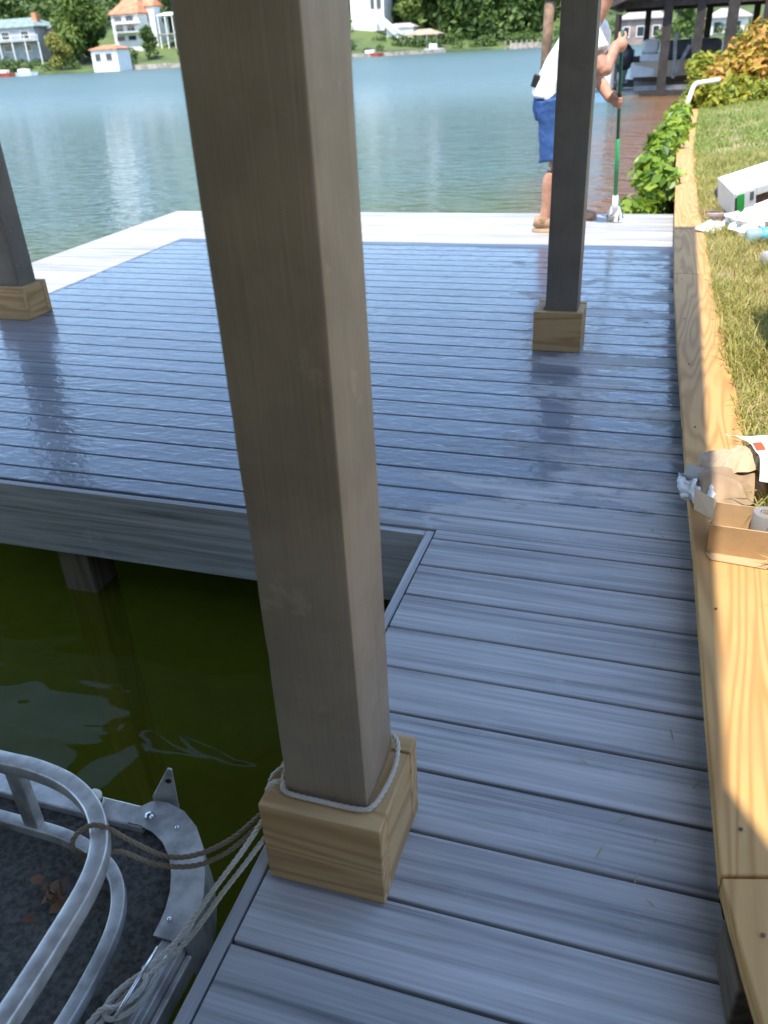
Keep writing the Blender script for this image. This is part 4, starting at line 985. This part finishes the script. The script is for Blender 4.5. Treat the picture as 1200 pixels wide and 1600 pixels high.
for k_ in range(3):
    a_ = 2.1*k_; m.box((mo.x-.32, mo.y-.02, -.47), (mo.x-.28, mo.y+.02, -.24), Matrix.Rotation(a_, 3, 'X'), about=(mo.x-.3, mo.y, -.47))
m.build('propeller', plain('brass_propeller', (.55, .42, .14), .4, .1, 5, .4), ml)
m = MB(); m.box(mo+Vector((.2, -.12, .42)), mo+Vector((.62, .12, .60))); m.build('tilt_bracket', OUTB, nbo, bevel=.03)
# white skiff
xa, xb = at(918, 120, 28).x, at(956, 120, 28).x
sk_ = thing('white_skiff', 'small white skiff with blue lower hull moored beyond the mop pole', 'boat', ((xa+xb)/2, 28, WATER_Z))
m = MB(); m.prism([(xa, 27.6), (xb, 27.5), (xb+.05, 28.0), (xb, 28.5), (xa, 28.4), (xa-.5, 28.0)], -.15, .55); m.build('topsides', plain('skiff_white', (.78, .76, .66), .4), sk_, bevel=.05)
m = MB(); m.prism([(xa+.06, 27.66), (xb-.04, 27.56), (xb, 28.0), (xb-.04, 28.44), (xa+.06, 28.34), (xa-.4, 28.0)], -.5, -.152); m.build('lower_hull', plain('skiff_blue', (.20, .33, .46), .4), sk_)
# lake piling
pp = at(853, 100, 33)
m = MB(); m.tube([(pp.x-.06, 33, -1.6), (pp.x, 33, 1.0), (pp.x+.04, 33, 2.35)], circ(.17, 10)); pt_ = thing('lake_piling', 'tall brown timber piling standing in the lake behind the person', 'piling', (pp.x, 33, WATER_Z)); m.build('pole', BROWNP, pt_, smooth=True)
m = MB(); m.tube([(pp.x+.04, 33, 2.36), (pp.x+.08, 33, 3.8)], circ(.22, 10)); m.build('dark_top', DARKW, pt_, smooth=True)

# ------------------------------------------------------------------ far shore
SH = [(-420, 120), (-200, 150), (-128, 158), (-95, 165), (-74, 178), (-58, 188), (-40, 200), (-28, 196), (-12, 176), (4, 160), (22, 150), (60, 140), (160, 125), (300, 110)]
SHP = smooth_path([(x, y, 0) for x, y in SH], 8)
offs = [(0, -.9), (.02, -.05), (1.0, .05), (6, .5), (14, 1.6), (26, 3.6), (45, 7), (80, 13), (140, 22), (260, 34), (500, 45)]
v = []; 
for p in SHP:
    d = Vector((p.x*.35, p.y, 0)).normalized()
    for (o_, z_) in offs: q_ = p+d*o_; v.append((q_.x, q_.y, z_+(.9*mnoise.noise(Vector((q_.x*.04, q_.y*.04, 0)))*min(1, o_/14)*(1+z_*.08) if o_ > 2 else 0)))
k = len(offs); f = [(i*k+j, (i+1)*k+j, (i+1)*k+j+1, i*k+j+1) for i in range(len(SHP)-1) for j in range(k-1)]
m = MB(); m.add(v, f); fl = m.build('far_shore_terrain', FARLAWN, smooth=True); tag(fl, kind='structure')
def shore_y(x):
    for a, b2 in zip(SHP[:-1], SHP[1:]):
        if a.x <= x <= b2.x: return a.y+(b2.y-a.y)*(x-a.x)/max(1e-6, b2.x-a.x)
    return 160
# stone seawall in two runs
SEAW = plain('seawall_stone', (.36, .30, .24), .9, .35, 1.2)
def seawall(label, xa, xb, h):
    m = MB(); pts = [p for p in SHP if xa <= p.x <= xb]; pts = [Vector((xa, shore_y(xa), 0))]+pts+[Vector((xb, shore_y(xb), 0))]
    m.tube([p+Vector((0, -.3, -.5+h/2)) for p in pts], [(-.25, -h/2-.3), (.25, -h/2-.3), (.25, h/2), (-.25, h/2)]); tag(m.build('seawall', SEAW), label, 'seawall')
seawall('low tan stone seawall below the bright lawn across the lake', -106, -76, .9); seawall('pale stone seawall under the far boathouse with the tan hip roof', -66, -48, .7); seawall('grey seawall at the foot of the far wooded lawn', -35, -26, 1.1)

# woodland behind: one mass
lob = []
r = random.Random(3)
for i in range(330):
    x = r.uniform(-300, 120); dd = r.uniform(30, 85)
    if i <= 270 and any(a_ < x/(shore_y(x)+dd) < b_ and shore_y(x)+dd < lim for a_, b_, lim in ((at(160, 60, 1).x, at(312, 60, 1).x, 212), (at(535, 40, 1).x, at(655, 40, 1).x, 236), (at(-60, 60, 1).x, at(75, 60, 1).x, 196), (at(955, 40, 1).x, at(1180, 40, 1).x, 190))): continue
    if i > 270: x = r.uniform(-50, -36); dd = r.uniform(14, 30)
    y = shore_y(max(-410, min(290, x)))+dd; h = r.uniform(9, 17); zb = dd*.14
    for j in range(5): lob.append(((x+r.uniform(-4, 4), y+r.uniform(-3, 3), zb+h*(.06+.2*j)), (r.uniform(2.6, 4.6),)*2+(r.uniform(2.2, 3.6),)))
wo = link('far_woods', cloud_mesh('far_woods', lob, 80000, .85, 77, L_MID)); tag(wo, 'dense green woodland rising behind the far houses', 'woods', kind='stuff')
lob = []
for i in range(230):
    x = r.uniform(-150, 40); y = shore_y(x)+r.uniform(1, 5)*(1 if i < 90 else 4.2); 
    if -108 < x < -76 and r.random() < .8: continue
    if -66 < x < -50 and r.random() < .8: continue
    s_ = r.uniform(.6, 1.5); lob.append(((x, y, .25+s_*.5+.11*max(0, y-shore_y(x)-2)), (s_*1.5, s_, s_)))
ub = link('shore_undergrowth', cloud_mesh('shore_undergrowth', lob, 20000, .32, 78, L_MID)); tag(ub, 'low bushes along the far waterline', 'undergrowth', kind='stuff')

def far_tree(label, px, py, Y, h, spread, seed, mat, n=2600, leaf=.6, th=.3, name='far_tree'):
    p = at(px, py, Y); t = thing(name, label, 'tree', (p.x, Y, p.z)); tree_parts(t, h, spread, seed, mat, n, leaf, th); return t
far_tree('broad sunlit green tree between the grey house and the white villa', 128, 92, 172, 13, 6.2, 41, L_LIGHT, 4200, .55, .12)
far_tree('yellow-green bushy tree at the waterline beside the grey house', 95, 100, 162, 5.0, 3.0, 42, leaf_mat('leaves_olive', [(.16, .17, .03), (.25, .25, .05), (.33, .30, .07)], .5, .3), 1800, .35, .05)
far_tree('darker round tree just behind the small white boathouse', 150, 88, 176, 9, 3.4, 43, L_DARK, 2000, .5, .1)
far_tree('tree crown above the grey house at the picture edge', 12, 70, 190, 14, 5, 44, L_MID, 2400, .6, .2)
far_tree('tree beside the white villa terrace next to the big post', 262, 62, 196, 11, 4.0, 45, L_MID, 2000, .55, .2)
far_tree('tall dark tree right behind the far white stair', 612, 52, 222, 16, 5.0, 46, L_DARK, 2400, .6, .2)
far_tree('light green tree leaning over the tan-roofed boathouse', 662, 52, 216, 14, 5.5, 47, L_LIGHT, 3200, .6, .15)
far_tree('full green tree in the middle of the far wooded shore', 705, 55, 222, 15, 6, 48, L_MID, 3400, .6, .1)
far_tree('dark shaded tree near the end of the far wooded shore', 748, 58, 222, 16, 5.5, 49, L_DARK, 3000, .6, .15)
far_tree('tree with bare lower trunk on the far lawn slope', 800, 52, 224, 15, 5, 50, L_MID, 2600, .6, .38)
far_tree('pale tree on the far lawn just left of the lake piling', 838, 48, 226, 14, 5, 51, L_LIGHT, 2600, .6, .32)
far_tree('leafy tree seen between the posts of the dark boathouse', 1062, 52, 158, 7, 2.6, 52, L_LIGHT, 1500, .4, .15)
far_tree('low bush on the bright lawn below the white villa', 232, 75, 176, 3.6, 2.2, 53, L_MID, 900, .35, .05, 'far_bush')

WHITE = plain('white_stucco', (.76, .74, .70), .8, .06, .8); TERRA = plain('terracotta_roof', (.50, .20, .10), .8, .25, 1.2); GREYW = plain('grey_siding', (.34, .35, .36), .8, .12, .6); GREENR = plain('green_grey_roof', (.20, .26, .23), .8, .2, .7); GLASS = plain('dark_glass', (.03, .04, .05), .1); TANR = plain('tan_hip_roof', (.40, .29, .20), .85, .2, .8); MAUVE = plain('mauve_roof', (.42, .36, .36), .85, .15, .8); BRICK = plain('brown_wall', (.28, .20, .17), .85, .25, .8)
def house(name, label, px0, px1, pyb, pye, pyr, Y, depth, wmat, rmat, wins, hip=.5, over=.5, cat='house', sink=3.0, posts=False):
    a = at(px0, pyb, Y); b2 = at(px1, pyb, Y); ze = at((px0+px1)/2, pye, Y).z; zr = at((px0+px1)/2, pyr, Y).z; zb = (a.z+b2.z)/2
    t = thing(name, label, cat, ((a.x+b2.x)/2, Y, zb)); x0, x1 = a.x, b2.x; W = x1-x0
    if posts:
        for i in range(4):
            xx = x0+W*i/3
            for yy in (Y, Y+depth):
                m = MB(); m.box((xx-.12, yy-.12, zb-sink), (xx+.12, yy+.12, ze)); m.build('post', wmat, t)
        m = MB(); m.box((x0-.3, Y-.2, zb-.25), (x1+.3, Y+depth+.2, zb)); m.build('floor_slab', SEAW, t)
    else:
        m = MB(); m.box((x0, Y, zb-sink), (x1, Y+depth, ze)); m.build('wall', wmat, t)
    o = over; hx = W*hip*.5
    m = MB(); m.add([(x0-o, Y-o, ze+.01), (x1+o, Y-o, ze+.01), (x1+o, Y+depth+o, ze+.01), (x0-o, Y+depth+o, ze+.01), (x0-o, Y-o, ze+.2), (x1+o, Y-o, ze+.2), (x1+o, Y+depth+o, ze+.2), (x0-o, Y+depth+o, ze+.2), (x0+hx, Y+depth/2, zr), (x1-hx, Y+depth/2, zr)],
        [(3, 2, 1, 0), (0, 1, 5, 4), (1, 2, 6, 5), (2, 3, 7, 6), (3, 0, 4, 7), (4, 5, 9, 8), (5, 6, 9), (6, 7, 8, 9), (7, 4, 8)]); m.build('roof', rmat, t)
    for (u0, u1, v0, v1) in wins:
        zz0, zz1 = zb+(ze-zb)*v0, zb+(ze-zb)*v1; xx0, xx1 = x0+W*u0, x0+W*u1
        m = MB()
        for (p_, q_) in (((xx0-.12, zz0-.12), (xx1+.12, zz0)), ((xx0-.12, zz1), (xx1+.12, zz1+.12)), ((xx0-.12, zz0), (xx0, zz1)), ((xx1, zz0), (xx1+.12, zz1))): m.box((p_[0], Y-.10, p_[1]), (q_[0], Y-.003, q_[1]))
        fr_ = m.build('window', WHITE if wmat is not WHITE else GREYW, t)
        m = MB(); m.box((xx0, Y-.03, zz0), (xx1, Y-.004, zz1)); m.build('pane', GLASS, fr_)
    return t
grid = lambda us, vs_: [(u, u+us[1], a, b2) for u in us[0] for a, b2 in vs_]
gh = house('grey_house', 'grey two-storey house with green roof at the picture edge across the lake', -45, 62, 86, 45, 28, 172, 9, GREYW, GREENR, grid(([.30, .52, .80], .11), [(.12, .36), (.58, .86)]), .35)
vl = house('white_villa', 'tall white villa with terracotta roof on the far slope', 180, 222, 66, 22, -6, 186, 8, WHITE, TERRA, grid(([.12, .55], .26), [(.08, .22), (.42, .58), (.78, .92)]), .55, .4)
# balconies, porch and chimney
vx0, vx1 = at(178, 50, 185).x, at(224, 50, 185).x
for pyv in (51, 37):
    zz = at(200, pyv, 185).z; m = MB(); m.box((vx0, 184.6, zz), (vx1, 185.98, zz+.18)); bl_ = m.build('balcony', WHITE, vl)
    m = MB(); m.box((vx0, 184.6, zz+.95), (vx1, 184.68, zz+1.03)); m.build('rail', GREYW, bl_)
    for i in range(9):
        xx = vx0+.05+(vx1-vx0-.1)*i/8; m = MB(); m.box((xx-.03, 184.61, zz+.185), (xx+.03, 184.67, zz+.945)); m.build('baluster', GREYW, bl_)
gx0, gx1 = at(-40, 70, 170).x, at(64, 70, 170).x; zz = at(20, 66, 170).z
m = MB(); m.box((gx0, 169.4, zz), (gx1, 171.98, zz+.22)); pc_ = m.build('porch_deck', GREYW, gh)
for i in range(6):
    xx = gx0+.2+(gx1-gx0-.4)*i/5; m = MB(); m.box((xx-.11, 169.5, zz-4.5), (xx+.11, 169.72, zz-.003)); m.build('porch_post', WHITE, pc_)
    m = MB(); m.box((xx-.08, 169.5, zz+.225), (xx+.08, 169.66, zz+1.1)); m.build('rail_post', WHITE, pc_)
m = MB(); m.box((gx0, 169.52, zz+1.105), (gx1, 169.64, zz+1.2)); m.build('rail', WHITE, pc_)
zz = at(55, 30, 176).z; xx = at(58, 30, 176).x; m = MB(); m.box((xx-.6, 175, zz-3), (xx+.6, 176.2, zz+1.2)); m.build('chimney', TERRA, gh)
house('villa_wing', 'lower white villa wing with terracotta roof beside the tall villa', 223, 247, 62, 10, -12, 190, 7, WHITE, TERRA, [(.2, .6, .55, .85)], .6, .3, 'house')
house('garden_pavilion', 'white open pavilion above the bright lawn by the villa', 250, 284, 52, 24, 18, 188, 4, WHITE, WHITE, [], .3, .2, 'pavilion', 3, True)
house('white_boathouse', 'small white boathouse with terracotta roof at the far waterline', 146, 186, 103, 78, 70, 157, 4.5, WHITE, TERRA, [(.16, .34, .35, .75), (.58, .78, .35, .75)], .5, .3, 'boathouse', 1.2)
house('dark_shed', 'dark timber shed in shade beside the grey house', 72, 98, 74, 44, 36, 176, 5, BRICK, GREENR, [(.3, .7, .2, .7)], .4, .3, 'shed')
house('white_lake_house', 'white house at the head of the far white stair', 548, 600, 26, -12, -34, 214, 7, WHITE, MAUVE, [(.62, .72, .3, .7), (.80, .92, .3, .7)], .4, .4)
house('low_shed', 'low shed with grey roof beside the far white stair', 604, 646, 54, 44, 36, 208, 4, WHITE, MAUVE, [(.3, .45, .2, .7)], .4, .3, 'shed')
house('hip_roof_boathouse', 'open boathouse with tan hip roof and boat across the lake', 638, 682, 76, 55, 45, 200, 5, WHITE, TANR, [], .6, .6, 'boathouse', 1.2, True)
house('brown_house', 'brown house with long mauve roof seen through the dark boathouse', 966, 1036, 68, 30, 18, 168, 8, BRICK, MAUVE, [(.1, .22, .3, .7), (.4, .55, .3, .7), (.75, .88, .3, .7)], .3, .5)
house('pale_house', 'pale house with grey hip roof seen above the golden shrub', 1104, 1166, 60, 28, 12, 166, 8, WHITE, MAUVE, [(.15, .3, .3, .8), (.6, .8, .3, .8)], .55, .6)
# white stair down to the far dock
st = thing('white_stair', 'long white stair running down to the far dock', 'stair', tuple(at(610, 45, 206)))
A_, B_ = at(583, 22, 212), at(634, 66, 202)
for i in range(18):
    t0, t1 = i/18, (i+1)/18; p = A_.lerp(B_, t0); q2 = A_.lerp(B_, t1); m = MB(); m.box((p.x, p.y-1.0, q2.z-.1), (q2.x+.05, p.y+1.0, p.z)); m.build('step', WHITE, st)
for s_ in (-1.05, 1.05):
    m = MB(); m.tube([A_+Vector((0, s_, .9)), B_+Vector((0, s_, .9))], rsq(.07, .07, .01)); m.build('handrail', WHITE, st)
def far_boat(name, label, px0, px1, pyb, Y, hullm, topm, h=.9):
    a = at(px0, pyb, Y); b2 = at(px1, pyb, Y); z = WATER_Z; t = thing(name, label, 'boat', ((a.x+b2.x)/2, Y, z)); L_ = b2.x-a.x
    m = MB(); lo = [(a.x+.1*L_, Y-.7), (b2.x-.2*L_, Y-.8), (b2.x-.05*L_, Y), (b2.x-.2*L_, Y+.8), (a.x+.1*L_, Y+.7)]; hi = [(a.x, Y-.95), (b2.x-.18*L_, Y-1.0), (b2.x, Y), (b2.x-.18*L_, Y+1.0), (a.x, Y+.95)]
    m.add([(x, y, z-.15) for x, y in lo]+[(x, y, z+h*.7) for x, y in hi], [(4, 3, 2, 1, 0), (5, 6, 7, 8, 9)]+[(i, (i+1) % 5, 5+(i+1) % 5, 5+i) for i in range(5)]); m.build('hull', hullm, t)
    m = MB(); m.box((a.x+.25*L_, Y-.6, z+h*.7+.002), (a.x+.62*L_, Y+.6, z+h*1.35)); m.build('cabin', topm, t, bevel=.12)
RED = plain('red_boat', (.50, .10, .05), .4); WB = plain('white_boat', (.8, .8, .8), .4)
far_boat('red_boat', 'small red and white boat at the picture edge below the grey house', -6, 22, 108, 152, RED, WB)
far_boat('white_boat', 'long white boat moored below the grey house across the lake', 20, 58, 107, 153, WB, WB)
far_boat('red_boat', 'red boat moored beside the big post on the far shore', 562, 600, 84, 186, RED, WB)
far_boat('white_boat', 'white boat tied under the tan-roofed far boathouse', 664, 694, 78, 196, WB, WB, 1.3)
dk = thing('far_dock', 'low timber dock with posts at the foot of the far lawn', 'dock', tuple(at(815, 66, 192)))
a, b2 = at(792, 66, 192), at(842, 64, 192)
m = MB(); m.box((a.x, 190.5, -.1), (b2.x, 193, .12)); m.build('deck', SEAW, dk)
for i in range(7):
    xx = a.x+(b2.x-a.x)*i/6; m = MB(); m.box((xx-.12, 190.3, -1), (xx+.12, 190.5, 1.1)); m.build('post', SEAW, dk)

# a few grass clippings blown onto the boards by the wall
V = []; F = []
for i in range(26):
    yy = rnd.uniform(.7, 3.2); xx = edge(yy)-abs(rnd.gauss(0, .09))-.01; a = rnd.uniform(0, 6.28); L_ = rnd.uniform(.012, .045); o_ = len(V); dx, dy = math.cos(a)*L_, math.sin(a)*L_; nx, ny = -math.sin(a)*.0009, math.cos(a)*.0009
    V += [(xx-nx, yy-ny, .0015), (xx+nx, yy+ny, .0015), (xx+dx*.5+nx, yy+dy*.5+ny, .005), (xx+dx*.5-nx, yy+dy*.5-ny, .005), (xx+dx, yy+dy, .002)]; F += [(o_, o_+1, o_+2, o_+3), (o_+3, o_+2, o_+4)]
m = MB(); m.add(V, F); tag(m.build('grass_clippings', GRASS), 'stray straw clippings scattered on the boards by the wall', 'clippings', kind='stuff')
